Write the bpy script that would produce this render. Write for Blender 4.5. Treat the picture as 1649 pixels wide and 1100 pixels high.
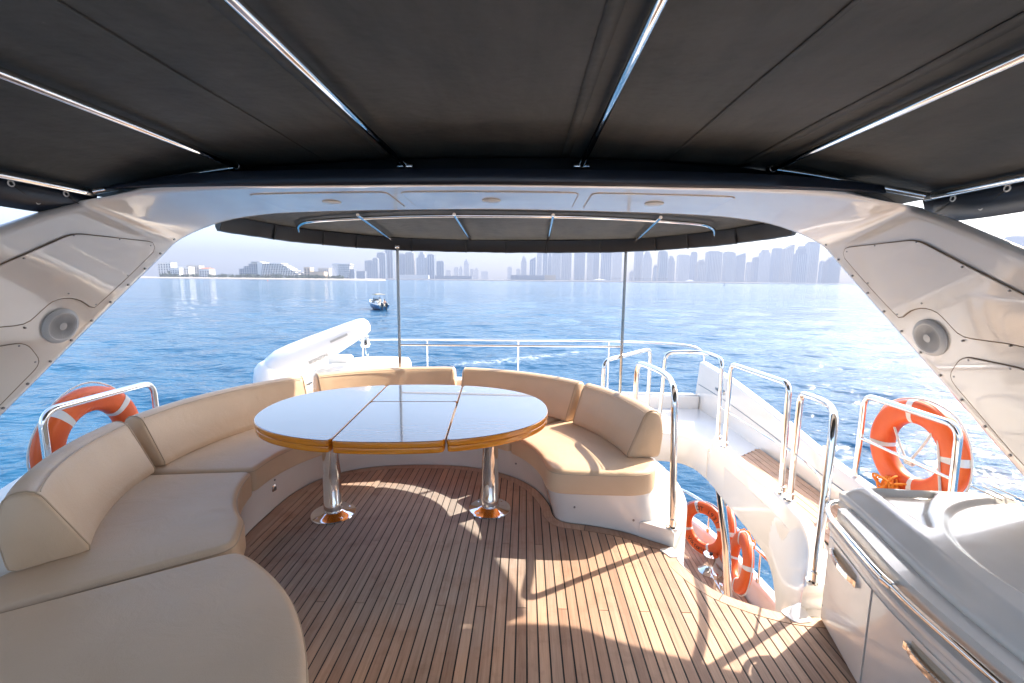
import bpy, bmesh, math, random
import numpy as np
from mathutils import Vector, Matrix, Euler
from mathutils.geometry import delaunay_2d_cdt

for o in list(bpy.data.objects):
    bpy.data.objects.remove(o, do_unlink=True)
S = bpy.context.scene
C = S.collection
rad = math.radians
random.seed(7)
RNG = np.random.RandomState(11)

# ------------------------------------------------------------------ camera
CAM = Vector((0.15, 0.0, 1.62))
YAW, PITCH, ROLL = rad(1.6), rad(-7.75), rad(0.6)
cam_d = bpy.data.cameras.new('camera')
cam_d.lens = 16.0
cam_d.sensor_width = 36.0
cam_d.clip_start = 0.05
cam_d.clip_end = 30000.0
cam = bpy.data.objects.new('camera', cam_d)
RM = Matrix.Rotation(YAW, 3, 'Z') @ Matrix.Rotation(math.pi / 2 + PITCH, 3, 'X') @ Matrix.Rotation(ROLL, 3, 'Z')
cam.matrix_world = Matrix.Translation(CAM) @ RM.to_4x4()
C.objects.link(cam)
S.camera = cam

# ------------------------------------------------------------------ sky, sun, exposure
SUN_EL, SUN_AZ = 40.5, 55.0           # degrees; azimuth clockwise from +Y (aft)
world = bpy.data.worlds.new('World')
S.world = world
world.use_nodes = True
wn = world.node_tree.nodes
wl = world.node_tree.links
wn.clear()
sky = wn.new('ShaderNodeTexSky')
sky.sky_type = 'NISHITA'
sky.sun_disc = False
sky.sun_elevation = rad(SUN_EL)
sky.sun_rotation = rad(SUN_AZ)
sky.air_density = 1.0
sky.dust_density = 2.0
sky.ozone_density = 1.0
bg = wn.new('ShaderNodeBackground')
bg.inputs['Strength'].default_value = 0.14
wo = wn.new('ShaderNodeOutputWorld')
wl.new(sky.outputs[0], bg.inputs[0])
wl.new(bg.outputs[0], wo.inputs[0])
sun_d = bpy.data.lights.new('sun', 'SUN')
sun_d.energy = 2.85
sun_d.angle = rad(0.55)
sun_d.color = (1.0, 0.90, 0.77)
sun = bpy.data.objects.new('sun', sun_d)
sv = Vector((math.sin(rad(SUN_AZ)) * math.cos(rad(SUN_EL)), math.cos(rad(SUN_AZ)) * math.cos(rad(SUN_EL)), math.sin(rad(SUN_EL))))
sun.rotation_euler = sv.to_track_quat('Z', 'Y').to_euler()
sun.location = (10, 6, 15)
C.objects.link(sun)
S.view_settings.view_transform = 'Standard'
S.view_settings.look = 'None'
S.view_settings.gamma = 1.0
S.view_settings.use_curve_mapping = False
S.view_settings.exposure = 2.2
S.cycles.volume_bounces = 1
S.cycles.max_bounces = 7
S.cycles.diffuse_bounces = 4
S.cycles.glossy_bounces = 4
S.cycles.transmission_bounces = 2
S.cycles.use_denoising = True
S.cycles.sample_clamp_indirect = 6.0
SEA_Z = -3.8

# ------------------------------------------------------------------ materials
MATS = {}

def mat(name, col=(0.5, 0.5, 0.5), rough=0.5, metal=0.0, coat=0.0, spec=0.5, build=None, ior=None):
    m = bpy.data.materials.new(name)
    m.use_nodes = True
    nt = m.node_tree
    b = nt.nodes['Principled BSDF']
    b.inputs['Base Color'].default_value = (*col, 1)
    b.inputs['Roughness'].default_value = rough
    b.inputs['Metallic'].default_value = metal
    b.inputs['Coat Weight'].default_value = coat
    b.inputs['Coat Roughness'].default_value = 0.04
    b.inputs['Specular IOR Level'].default_value = spec
    if ior:
        b.inputs['IOR'].default_value = ior
    if build:
        build(nt, b)
    MATS[name] = m
    return m

def N(nt, typ, **kw):
    n = nt.nodes.new(typ)
    for k, v in kw.items():
        if k in n.inputs:
            n.inputs[k].default_value = v
        else:
            setattr(n, k, v)
    return n

def coords(nt, kind='Object', scale=(1, 1, 1)):
    tc = N(nt, 'ShaderNodeTexCoord')
    mp = N(nt, 'ShaderNodeMapping')
    mp.inputs['Scale'].default_value = scale
    nt.links.new(tc.outputs[kind], mp.inputs[0])
    return mp.outputs[0]

def noise(nt, vec, scale, detail=4.0, rough=0.55, dist=0.0):
    n = N(nt, 'ShaderNodeTexNoise')
    n.inputs['Scale'].default_value = scale
    n.inputs['Detail'].default_value = detail
    n.inputs['Roughness'].default_value = rough
    n.inputs['Distortion'].default_value = dist
    nt.links.new(vec, n.inputs['Vector'])
    return n.outputs['Fac']

def ramp(nt, fac, stops):
    r = N(nt, 'ShaderNodeValToRGB')
    el = r.color_ramp.elements
    while len(el) < len(stops):
        el.new(0.5)
    for e, (p, c) in zip(el, stops):
        e.position = p
        e.color = (*c, 1)
    nt.links.new(fac, r.inputs[0])
    return r.outputs[0]

def mix(nt, fac, a, b, mode='MIX'):
    m = N(nt, 'ShaderNodeMix')
    m.data_type = 'RGBA'
    m.blend_type = mode
    for sock, v in ((m.inputs[0], fac), (m.inputs[6], a), (m.inputs[7], b)):
        if isinstance(v, (int, float)):
            sock.default_value = v
        elif isinstance(v, tuple):
            sock.default_value = (*v, 1)
        else:
            nt.links.new(v, sock)
    return m.outputs[2]

def maprange(nt, v, a, b, c, d):
    m = N(nt, 'ShaderNodeMapRange')
    m.inputs[1].default_value = a
    m.inputs[2].default_value = b
    m.inputs[3].default_value = c
    m.inputs[4].default_value = d
    nt.links.new(v, m.inputs[0])
    return m.outputs[0]

def bump(nt, b, h, strength, dist=0.01):
    n = N(nt, 'ShaderNodeBump')
    n.inputs['Strength'].default_value = strength
    n.inputs['Distance'].default_value = dist
    nt.links.new(h, n.inputs['Height'])
    nt.links.new(n.outputs[0], b.inputs['Normal'])
    return n

def m_gel(nt, b):
    v = coords(nt)
    f = noise(nt, v, 2.2, 5)
    nt.links.new(ramp(nt, f, [(0.35, (0.81, 0.755, 0.685)), (0.65, (0.85, 0.80, 0.735))]), b.inputs['Base Color'])
    nt.links.new(maprange(nt, noise(nt, v, 9, 4), 0.3, 0.7, 0.10, 0.22), b.inputs['Roughness'])
    bump(nt, b, noise(nt, v, 3.0, 2), 0.018, 0.02)
mat('gelcoat', coat=1.0, build=m_gel)
MATS['gelcoat'].node_tree.nodes['Principled BSDF'].inputs['Coat IOR'].default_value = 1.6

def m_vinyl(nt, b):
    v = coords(nt)
    f = noise(nt, v, 3.5, 5)
    nt.links.new(ramp(nt, f, [(0.3, (0.61, 0.43, 0.275)), (0.7, (0.67, 0.48, 0.315))]), b.inputs['Base Color'])
    vo = N(nt, 'ShaderNodeTexVoronoi')
    vo.inputs['Scale'].default_value = 420
    nt.links.new(v, vo.inputs['Vector'])
    ad = N(nt, 'ShaderNodeMath', operation='MULTIPLY_ADD')
    ad.inputs[1].default_value = 0.10
    nt.links.new(vo.outputs['Distance'], ad.inputs[0])
    cr2 = noise(nt, v, 4.5, 6, 0.62, 1.6)
    nt.links.new(cr2, ad.inputs[2])
    bump(nt, b, ad.outputs[0], 0.28, 0.016)
    nt.links.new(maprange(nt, noise(nt, v, 14, 4), 0.3, 0.7, 0.36, 0.52), b.inputs['Roughness'])
mat('vinyl', rough=0.42, build=m_vinyl)
mat('piping', (0.50, 0.36, 0.24), 0.45)
mat('seam_dark', (0.06, 0.04, 0.03), 0.7)

def m_chrome(nt, b):
    v = coords(nt)
    nt.links.new(maprange(nt, noise(nt, v, 25, 4), 0.35, 0.7, 0.03, 0.10), b.inputs['Roughness'])
mat('chrome', (0.83, 0.82, 0.80), 0.05, 1.0, build=m_chrome)
mat('steel_dark', (0.25, 0.25, 0.25), 0.3, 1.0)
mat('steel_mid', (0.36, 0.355, 0.34), 0.12, 1.0)

def m_teak(nt, b):
    oi = N(nt, 'ShaderNodeObjectInfo')
    tc = N(nt, 'ShaderNodeTexCoord')
    # shift the grain per plank
    cx = N(nt, 'ShaderNodeVectorMath', operation='SCALE')
    cx.inputs[0].default_value = (3.1, 17.0, 5.3)
    nt.links.new(oi.outputs['Random'], cx.inputs['Scale'])
    ad = N(nt, 'ShaderNodeVectorMath', operation='ADD')
    nt.links.new(tc.outputs['Object'], ad.inputs[0])
    nt.links.new(cx.outputs[0], ad.inputs[1])
    mp = N(nt, 'ShaderNodeMapping')
    mp.inputs['Scale'].default_value = (95, 3.2, 95)
    nt.links.new(ad.outputs[0], mp.inputs[0])
    g = noise(nt, mp.outputs[0], 1.0, 6, 0.65, 0.4)
    mp2 = N(nt, 'ShaderNodeMapping')
    mp2.inputs['Scale'].default_value = (18, 1.4, 18)
    nt.links.new(ad.outputs[0], mp2.inputs[0])
    g2 = noise(nt, mp2.outputs[0], 1.0, 4, 0.6, 0.8)
    c1 = ramp(nt, g, [(0.25, (0.34, 0.205, 0.130)), (0.5, (0.50, 0.325, 0.215)), (0.78, (0.62, 0.43, 0.305))])
    c2 = mix(nt, maprange(nt, g2, 0.3, 0.7, 0.0, 0.55), c1, (0.56, 0.36, 0.24))
    tint = ramp(nt, oi.outputs['Random'], [(0.0, (0.68, 0.62, 0.60)), (0.3, (0.98, 0.90, 0.86)), (0.5, (0.84, 0.84, 0.86)), (0.75, (1.05, 1.0, 0.97)), (1.0, (1.22, 1.15, 1.04))])
    c3 = mix(nt, 1.0, c2, tint, 'MULTIPLY')
    # grey cast of the shaded deck round the table, painted into the colour
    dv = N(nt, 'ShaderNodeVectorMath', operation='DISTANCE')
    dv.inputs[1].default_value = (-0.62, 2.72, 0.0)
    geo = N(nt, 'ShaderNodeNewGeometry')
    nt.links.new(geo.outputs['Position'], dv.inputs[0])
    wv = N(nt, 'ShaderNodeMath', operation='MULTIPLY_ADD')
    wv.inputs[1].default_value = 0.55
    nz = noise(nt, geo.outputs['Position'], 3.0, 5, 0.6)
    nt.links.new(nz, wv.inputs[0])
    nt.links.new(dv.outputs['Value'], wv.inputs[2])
    shade_grey = maprange(nt, wv.outputs[0], 0.90, 1.40, 0.80, 0.0)
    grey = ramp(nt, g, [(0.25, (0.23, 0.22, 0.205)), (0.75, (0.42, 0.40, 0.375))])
    c4 = mix(nt, shade_grey, c3, grey)
    # faint stains
    st = maprange(nt, noise(nt, geo.outputs['Position'], 6.0, 5, 0.65), 0.52, 0.72, 0.0, 0.38)
    c5 = mix(nt, st, c4, (0.16, 0.09, 0.055))
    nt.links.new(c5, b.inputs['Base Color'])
    nt.links.new(maprange(nt, g, 0.2, 0.8, 0.62, 0.46), b.inputs['Roughness'])
    bump(nt, b, g, 0.25, 0.003)
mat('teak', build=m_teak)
mat('caulk', (0.012, 0.011, 0.011), 0.5)

def m_varnish(nt, b):
    v = coords(nt, 'Object', (2.5, 9, 60))
    g = noise(nt, v, 1.0, 5, 0.6, 0.6)
    nt.links.new(ramp(nt, g, [(0.25, (0.58, 0.165, 0.005)), (0.55, (0.76, 0.255, 0.010)), (0.8, (0.86, 0.36, 0.025))]), b.inputs['Base Color'])
mat('varnished_edge', rough=0.18, coat=1.0, build=m_varnish)

def m_table(nt, b):
    v = coords(nt, 'Object', (3, 60, 40))
    g = noise(nt, v, 1.0, 5, 0.6, 0.6)
    nt.links.new(ramp(nt, g, [(0.3, (0.20, 0.13, 0.10)), (0.7, (0.28, 0.19, 0.15))]), b.inputs['Base Color'])
    vv = coords(nt)
    bump(nt, b, noise(nt, vv, 6, 2), 0.02, 0.01)
    b.inputs['Coat IOR'].default_value = 1.54
    b.inputs['Coat Roughness'].default_value = 0.05
mat('table_lacquer', rough=0.2, coat=1.0, build=m_table)

def m_canvas(nt, b):
    v = coords(nt)
    f = noise(nt, v, 1.6, 6, 0.6)
    f2 = noise(nt, coords(nt, 'Object', (2.5, 0.6, 1)), 3.0, 5, 0.65)
    c = mix(nt, 0.5, ramp(nt, f, [(0.3, (0.038, 0.040, 0.036)), (0.7, (0.088, 0.084, 0.075))]),
            ramp(nt, f2, [(0.35, (0.038, 0.040, 0.036)), (0.7, (0.092, 0.086, 0.076))]))
    spot = maprange(nt, noise(nt, v, 38, 2, 0.5), 0.77, 0.80, 0.0, 0.35)
    nt.links.new(mix(nt, spot, c, (0.25, 0.24, 0.22)), b.inputs['Base Color'])
    w = N(nt, 'ShaderNodeTexNoise')
    w.inputs['Scale'].default_value = 900
    nt.links.new(v, w.inputs['Vector'])
    ad = N(nt, 'ShaderNodeMath', operation='MULTIPLY_ADD')
    ad.inputs[1].default_value = 0.04
    nt.links.new(w.outputs['Fac'], ad.inputs[0])
    nt.links.new(noise(nt, v, 5, 3), ad.inputs[2])
    bump(nt, b, ad.outputs[0], 0.7, 0.03)
mat('canvas', rough=0.62, spec=0.4, build=m_canvas)
mat('canvas_hem', (0.010, 0.011, 0.013), 0.42)
mat('navy_flap', (0.012, 0.018, 0.030), 0.38)

def m_orange(nt, b):
    v = coords(nt)
    f = noise(nt, v, 5, 5)
    nt.links.new(ramp(nt, f, [(0.3, (0.70, 0.085, 0.006)), (0.7, (0.80, 0.125, 0.012))]), b.inputs['Base Color'])
    bump(nt, b, noise(nt, v, 30, 3), 0.08, 0.01)
mat('buoy_orange', rough=0.42, build=m_orange)
mat('buoy_band', (0.72, 0.70, 0.66), 0.5)
mat('rope_white', (0.70, 0.66, 0.60), 0.8)
mat('rope_orange', (0.85, 0.26, 0.02), 0.75)
mat('ink', (0.02, 0.02, 0.02), 0.6)
mat('grey_plastic', (0.42, 0.42, 0.42), 0.5)
mat('speaker_white', (0.60, 0.60, 0.59), 0.45)
mat('speaker_hole', (0.10, 0.10, 0.10), 0.7)
mat('groove', (0.22, 0.15, 0.09), 0.7)
mat('lamp_cover', (0.55, 0.50, 0.43), 0.4)
mat('white_paint', (0.82, 0.82, 0.81), 0.3, coat=0.2)
mat('decal_grey', (0.18, 0.18, 0.18), 0.5)

def m_bar(nt, b):
    v = coords(nt)
    f = noise(nt, v, 3, 5)
    nt.links.new(ramp(nt, f, [(0.35, (0.72, 0.665, 0.60)), (0.65, (0.77, 0.715, 0.65))]), b.inputs['Base Color'])
    nt.links.new(maprange(nt, noise(nt, v, 12, 4), 0.3, 0.7, 0.12, 0.24), b.inputs['Roughness'])
mat('bar_gelcoat', coat=0.4, build=m_bar)

def m_sea(nt, b):
    geo = N(nt, 'ShaderNodeNewGeometry')
    cd = N(nt, 'ShaderNodeVectorMath', operation='DISTANCE')
    cd.inputs[1].default_value = (0, 0, SEA_Z)
    nt.links.new(geo.outputs['Position'], cd.inputs[0])
    mp = N(nt, 'ShaderNodeMapping')
    mp.inputs['Rotation'].default_value = (0, 0, rad(12))
    mp.inputs['Scale'].default_value = (0.55, 1.0, 1.0)
    nt.links.new(geo.outputs['Position'], mp.inputs[0])
    a = noise(nt, mp.outputs[0], 2.4, 4, 0.55, 0.3)
    c = noise(nt, mp.outputs[0], 0.32, 4, 0.55, 0.2)
    d = noise(nt, mp.outputs[0], 0.035, 4, 0.6)
    m1 = N(nt, 'ShaderNodeMath', operation='MULTIPLY')
    m1.inputs[1].default_value = 0.16
    nt.links.new(a, m1.inputs[0])
    m2 = N(nt, 'ShaderNodeMath', operation='MULTIPLY_ADD')
    m2.inputs[1].default_value = 0.85
    nt.links.new(c, m2.inputs[0])
    nt.links.new(m1.outputs[0], m2.inputs[2])
    m3 = N(nt, 'ShaderNodeMath', operation='MULTIPLY_ADD')
    m3.inputs[1].default_value = 2.2
    nt.links.new(d, m3.inputs[0])
    nt.links.new(m2.outputs[0], m3.inputs[2])
    bm_ = bump(nt, b, m3.outputs[0], 1.0, 0.9)
    fade = maprange(nt, cd.outputs['Value'], 20, 1500, 0.8, 0.75)
    nt.links.new(fade, bm_.inputs['Strength'])
    nt.links.new(maprange(nt, cd.outputs['Value'], 20, 800, 0.05, 0.15), b.inputs['Roughness'])
    sp = N(nt, 'ShaderNodeSeparateXYZ')
    nt.links.new(geo.outputs['Position'], sp.inputs[0])
    # broken foam of an old wake crossing astern
    fl = N(nt, 'ShaderNodeMath', operation='MULTIPLY_ADD')
    fl.inputs[1].default_value = -0.78
    nt.links.new(sp.outputs[0], fl.inputs[0])
    nt.links.new(sp.outputs[1], fl.inputs[2])
    wb = N(nt, 'ShaderNodeMath', operation='MULTIPLY_ADD')
    wb.inputs[1].default_value = 3.0
    nt.links.new(noise(nt, geo.outputs['Position'], 0.25, 3), wb.inputs[0])
    nt.links.new(fl.outputs[0], wb.inputs[2])
    dd = N(nt, 'ShaderNodeMath', operation='SUBTRACT')
    dd.inputs[1].default_value = 32.5
    nt.links.new(wb.outputs[0], dd.inputs[0])
    ab = N(nt, 'ShaderNodeMath', operation='ABSOLUTE')
    nt.links.new(dd.outputs[0], ab.inputs[0])
    line = maprange(nt, ab.outputs[0], 0.2, 1.3, 1.0, 0.0)
    seg = N(nt, 'ShaderNodeMath', operation='ABSOLUTE')
    nt.links.new(sp.outputs[0], seg.inputs[0])
    seg_f = maprange(nt, seg.outputs[0], 2.0, 8.0, 1.0, 0.0)
    f1 = N(nt, 'ShaderNodeMath', operation='MULTIPLY')
    nt.links.new(line, f1.inputs[0]); nt.links.new(seg_f, f1.inputs[1])
    f2 = N(nt, 'ShaderNodeMath', operation='MULTIPLY')
    nt.links.new(f1.outputs[0], f2.inputs[0])
    nt.links.new(maprange(nt, noise(nt, geo.outputs['Position'], 2.2, 6, 0.75), 0.46, 0.62, 0.0, 0.8), f2.inputs[1])
    deep = ramp(nt, noise(nt, geo.outputs['Position'], 0.02, 4), [(0.35, (0.010, 0.062, 0.128)), (0.65, (0.014, 0.082, 0.160))])
    nt.links.new(mix(nt, f2.outputs[0], deep, (0.62, 0.66, 0.68)), b.inputs['Base Color'])
mat('sea_water', rough=0.08, spec=0.17, ior=1.333, build=m_sea)

def m_sand(nt, b):
    f = noise(nt, coords(nt), 0.05, 5)
    nt.links.new(ramp(nt, f, [(0.3, (0.44, 0.38, 0.30)), (0.7, (0.56, 0.50, 0.41))]), b.inputs['Base Color'])
mat('sand', rough=0.9, build=m_sand)

def m_rock(nt, b):
    f = noise(nt, coords(nt), 0.3, 6, 0.7)
    nt.links.new(ramp(nt, f, [(0.3, (0.16, 0.15, 0.14)), (0.7, (0.34, 0.32, 0.30))]), b.inputs['Base Color'])
mat('rock', rough=0.9, build=m_rock)

def m_leaf(nt, b):
    f = noise(nt, coords(nt), 0.6, 4)
    nt.links.new(ramp(nt, f, [(0.3, (0.030, 0.055, 0.025)), (0.7, (0.07, 0.10, 0.045))]), b.inputs['Base Color'])
mat('foliage', rough=0.7, build=m_leaf)
mat('bark', (0.16, 0.11, 0.08), 0.9)

def facade(name, wall, glass, fx=4.2, fz=3.6):
    def bld(nt, b):
        tc = N(nt, 'ShaderNodeTexCoord')
        sp = N(nt, 'ShaderNodeSeparateXYZ')
        nt.links.new(tc.outputs['Object'], sp.inputs[0])
        def band(sock, period, lo):
            m = N(nt, 'ShaderNodeMath', operation='PINGPONG')
            m.inputs[1].default_value = period / 2
            nt.links.new(sock, m.inputs[0])
            g = N(nt, 'ShaderNodeMath', operation='GREATER_THAN')
            g.inputs[1].default_value = lo * period / 2
            nt.links.new(m.outputs[0], g.inputs[0])
            return g.outputs[0]
        ax = N(nt, 'ShaderNodeMath', operation='ADD')
        nt.links.new(sp.outputs[0], ax.inputs[0])
        nt.links.new(sp.outputs[1], ax.inputs[1])
        p = N(nt, 'ShaderNodeMath', operation='MULTIPLY')
        nt.links.new(band(ax.outputs[0], fx, 0.35), p.inputs[0])
        nt.links.new(band(sp.outputs[2], fz, 0.40), p.inputs[1])
        nt.links.new(mix(nt, p.outputs[0], wall, glass), b.inputs['Base Color'])
        nt.links.new(maprange(nt, p.outputs[0], 0, 1, 0.8, 0.2), b.inputs['Roughness'])
    return mat(name, build=bld)
facade('tower_sand', (0.48, 0.42, 0.35), (0.10, 0.14, 0.19))
facade('tower_grey', (0.36, 0.37, 0.39), (0.08, 0.12, 0.17), 5.0)
facade('tower_glass', (0.22, 0.27, 0.33), (0.07, 0.12, 0.18), 3.2)
facade('tower_white', (0.60, 0.58, 0.55), (0.14, 0.18, 0.23), 6.0)
mat('concrete', (0.42, 0.41, 0.39), 0.85)
mat('white_wall', (0.72, 0.70, 0.67), 0.8)
mat('beige_wall', (0.52, 0.42, 0.31), 0.85)
mat('roof_tile', (0.42, 0.17, 0.09), 0.85)
mat('window_glass', (0.05, 0.07, 0.10), 0.15)
mat('boat_blue', (0.012, 0.13, 0.30), 0.25, coat=0.4)
mat('engine_black', (0.012, 0.03, 0.05), 0.35)
mat('tan_cloth', (0.42, 0.34, 0.20), 0.8)
mat('dark_cloth', (0.02, 0.02, 0.03), 0.8)
mat('cream_cushion', (0.62, 0.55, 0.45), 0.6)
mat('skin', (0.45, 0.26, 0.18), 0.6)

# ------------------------------------------------------------------ helpers
def link(name, me, parent=None, m=None):
    o = bpy.data.objects.new(name, me)
    C.objects.link(o)
    if parent is not None:
        o.parent = parent
    if m is not None and me is not None:
        me.materials.clear()
        me.materials.append(MATS[m])
    return o

def mesh(name, V, F, m, parent=None, smooth=True, angle=40, weld=False):
    me = bpy.data.meshes.new(name)
    me.from_pydata([tuple(map(float, v)) for v in V], [], [tuple(map(int, f)) for f in F])
    me.validate()
    bm = bmesh.new()
    bm.from_mesh(me)
    if weld: bmesh.ops.remove_doubles(bm, verts=bm.verts, dist=2e-5)
    bmesh.ops.recalc_face_normals(bm, faces=bm.faces)
    bm.to_mesh(me)
    bm.free()
    if smooth:
        me.polygons.foreach_set('use_smooth', [True] * len(me.polygons))
        me.set_sharp_from_angle(angle=rad(angle))
    return link(name, me, parent, m)

def empty(name, label, cat, loc=(0, 0, 0), group=None, kind=None):
    o = bpy.data.objects.new(name, None)
    o.empty_display_size = 0.1
    o.location = loc
    C.objects.link(o)
    return tag(o, label, cat, group, kind)

def tag(o, label=None, cat=None, group=None, kind=None):
    if label: o['label'] = label
    if cat: o['category'] = cat
    if group: o['group'] = group
    if kind: o['kind'] = kind
    return o

class G:
    """collects faces for one mesh"""
    def __init__(s):
        s.V, s.F = [], []
    def add(s, V, F):
        n = len(s.V)
        s.V += [tuple(v) for v in V]
        s.F += [tuple(i + n for i in f) for f in F]
        return s
    def box(s, c, d, rz=0.0, bev=0.0):
        cx, cy, cz = c
        hx, hy, hz = d[0] / 2, d[1] / 2, d[2] / 2
        ca, sa = math.cos(rz), math.sin(rz)
        if bev <= 0:
            P = [(x, y, z) for z in (-hz, hz) for x, y in ((-hx, -hy), (hx, -hy), (hx, hy), (-hx, hy))]
            F = [(0, 3, 2, 1), (4, 5, 6, 7), (0, 1, 5, 4), (1, 2, 6, 5), (2, 3, 7, 6), (3, 0, 4, 7)]
        else:
            b = min(bev, hx * .9, hy * .9, hz * .9)
            P, F = [], []
            def ring(ix, z):
                k = ix
                q = []
                for sx, sy in ((-1, -1), (1, -1), (1, 1), (-1, 1)):
                    for t in (0, 1):
                        if (sx * sy > 0) == (t == 0):
                            q.append((sx * (hx - k), sy * (hy - k - (b - 0)) if False else sy * (hy - k - b), z))
                        else:
                            q.append((sx * (hx - k - b), sy * (hy - k), z))
                return q
            for k, z in ((b * .7, -hz), (0, -hz + b), (0, hz - b), (b * .7, hz)):
                P += ring(k, z)
            for r in range(3):
                for i in range(8):
                    j = (i + 1) % 8
                    F.append((r * 8 + i, r * 8 + j, r * 8 + 8 + j, r * 8 + 8 + i))
            F.append(tuple(range(7, -1, -1)))
            F.append(tuple(range(24, 32)))
        s.add([(cx + x * ca - y * sa, cy + x * sa + y * ca, cz + z) for x, y, z in P], F)
        return s
    def tube(s, pts, r, seg=12, closed=False, cap=True, r_end=None):
        V, F = tube_geo(pts, r, seg, closed, cap, r_end)
        return s.add(V, F)
    def lathe(s, prof, c=(0, 0, 0), seg=32, axis='z'):
        V, F = [], []
        for (r, z) in prof:
            for i in range(seg):
                a = 2 * math.pi * i / seg
                if axis == 'z':
                    V.append((c[0] + r * math.cos(a), c[1] + r * math.sin(a), c[2] + z))
                elif axis == 'y':
                    V.append((c[0] + r * math.cos(a), c[1] + z, c[2] + r * math.sin(a)))
                else:
                    V.append((c[0] + z, c[1] + r * math.cos(a), c[2] + r * math.sin(a)))
        n = len(prof)
        for k in range(n - 1):
            for i in range(seg):
                j = (i + 1) % seg
                F.append((k * seg + i, k * seg + j, (k + 1) * seg + j, (k + 1) * seg + i))
        if prof[0][0] > 1e-5: F.append(tuple(range(seg - 1, -1, -1)))
        if prof[-1][0] > 1e-5: F.append(tuple(range((n - 1) * seg, n * seg)))
        return s.add(V, F)
    def build(s, name, m, parent=None, smooth=True, angle=40):
        return mesh(name, s.V, s.F, m, parent, smooth, angle)

def tube_geo(pts, r, seg=12, closed=False, cap=True, r_end=None):
    P = [Vector(p) for p in pts]
    n = len(P)
    T = []
    for i in range(n):
        if closed:
            t = P[(i + 1) % n] - P[i - 1]
        else:
            t = P[min(i + 1, n - 1)] - P[max(i - 1, 0)]
        T.append(t.normalized())
    up = Vector((0, 0, 1)) if abs(T[0].z) < 0.9 else Vector((1, 0, 0))
    u = T[0].cross(up).normalized()
    V, F = [], []
    for i in range(n):
        if i:
            ax = T[i - 1].cross(T[i])
            if ax.length > 1e-7:
                u = Matrix.Rotation(T[i - 1].angle(T[i]), 3, ax.normalized()) @ u
        w = T[i].cross(u).normalized()
        rr = r if r_end is None else r + (r_end - r) * i / (n - 1)
        for k in range(seg):
            a = 2 * math.pi * k / seg
            V.append(P[i] + rr * (math.cos(a) * u + math.sin(a) * w))
    m = n if closed else n - 1
    for i in range(m):
        j = (i + 1) % n
        for k in range(seg):
            l = (k + 1) % seg
            F.append((i * seg + k, i * seg + l, j * seg + l, j * seg + k))
    if cap and not closed:
        F.append(tuple(range(seg - 1, -1, -1)))
        F.append(tuple((n - 1) * seg + k for k in range(seg)))
    return V, F

def fillet(pts, r, steps=6):
    """polyline with rounded corners"""
    P = [Vector(p) for p in pts]
    out = [P[0]]
    for i in range(1, len(P) - 1):
        a, b, c = P[i - 1], P[i], P[i + 1]
        rr = r[i] if isinstance(r, (list, tuple)) else r
        d1 = min(rr, (a - b).length * .49)
        d2 = min(rr, (c - b).length * .49)
        p, q = b + (a - b).normalized() * d1, b + (c - b).normalized() * d2
        for k in range(steps + 1):
            t = k / steps
            out.append((1 - t) ** 2 * p + 2 * t * (1 - t) * b + t * t * q)
    out.append(P[-1])
    return out

def catmull(pts, n=8, closed=False):
    P = [np.array(p, float) for p in pts]
    out = []
    m = len(P)
    rng = range(m if closed else m - 1)
    for i in rng:
        if closed:
            a, b, c, d = P[i - 1], P[i], P[(i + 1) % m], P[(i + 2) % m]
        else:
            a, b, c, d = P[max(i - 1, 0)], P[i], P[i + 1], P[min(i + 2, m - 1)]
        for k in range(n):
            t = k / n
            out.append(0.5 * ((2 * b) + (c - a) * t + (2 * a - 5 * b + 4 * c - d) * t * t + (3 * b - a - 3 * c + d) * t ** 3))
    if not closed:
        out.append(P[-1])
    return out

def resample(pts, n, closed=False):
    P = np.array(pts, float)
    if closed:
        P = np.vstack([P, P[:1]])
    L = np.concatenate([[0], np.cumsum(np.linalg.norm(np.diff(P, axis=0), axis=1))])
    t = np.linspace(0, L[-1], n + (1 if closed else 0))
    if closed: t = t[:-1]
    return np.stack([np.interp(t, L, P[:, k]) for k in range(P.shape[1])], 1)

def area2(P):
    P = np.array(P)[:, :2]
    return np.sum(P[:, 0] * np.roll(P[:, 1], -1) - P[:, 1] * np.roll(P[:, 0], -1))

def inset(P, d):
    """move a CCW closed polygon inwards by d"""
    P = np.array(P, float)[:, :2]
    T = np.roll(P, -1, 0) - np.roll(P, 1, 0)
    T /= np.maximum(np.linalg.norm(T, axis=1), 1e-9)[:, None]
    Nn = np.stack([-T[:, 1], T[:, 0]], 1)
    return P + Nn * d

def round_poly(P, r, n=5):
    """round the corners of a closed polygon"""
    out = []
    m = len(P)
    for i in range(m):
        a, b, c = (Vector(P[i - 1][:2]), Vector(P[i][:2]), Vector(P[(i + 1) % m][:2]))
        rr = r[i] if isinstance(r, (list, tuple)) else r
        if rr <= 1e-6:
            out.append((b.x, b.y)); continue
        d1 = min(rr, (a - b).length * .49); d2 = min(rr, (c - b).length * .49)
        p, q = b + (a - b).normalized() * d1, b + (c - b).normalized() * d2
        for k in range(n + 1):
            t = k / n
            v = (1 - t) ** 2 * p + 2 * t * (1 - t) * b + t * t * q
            out.append((v.x, v.y))
    return out

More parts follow.
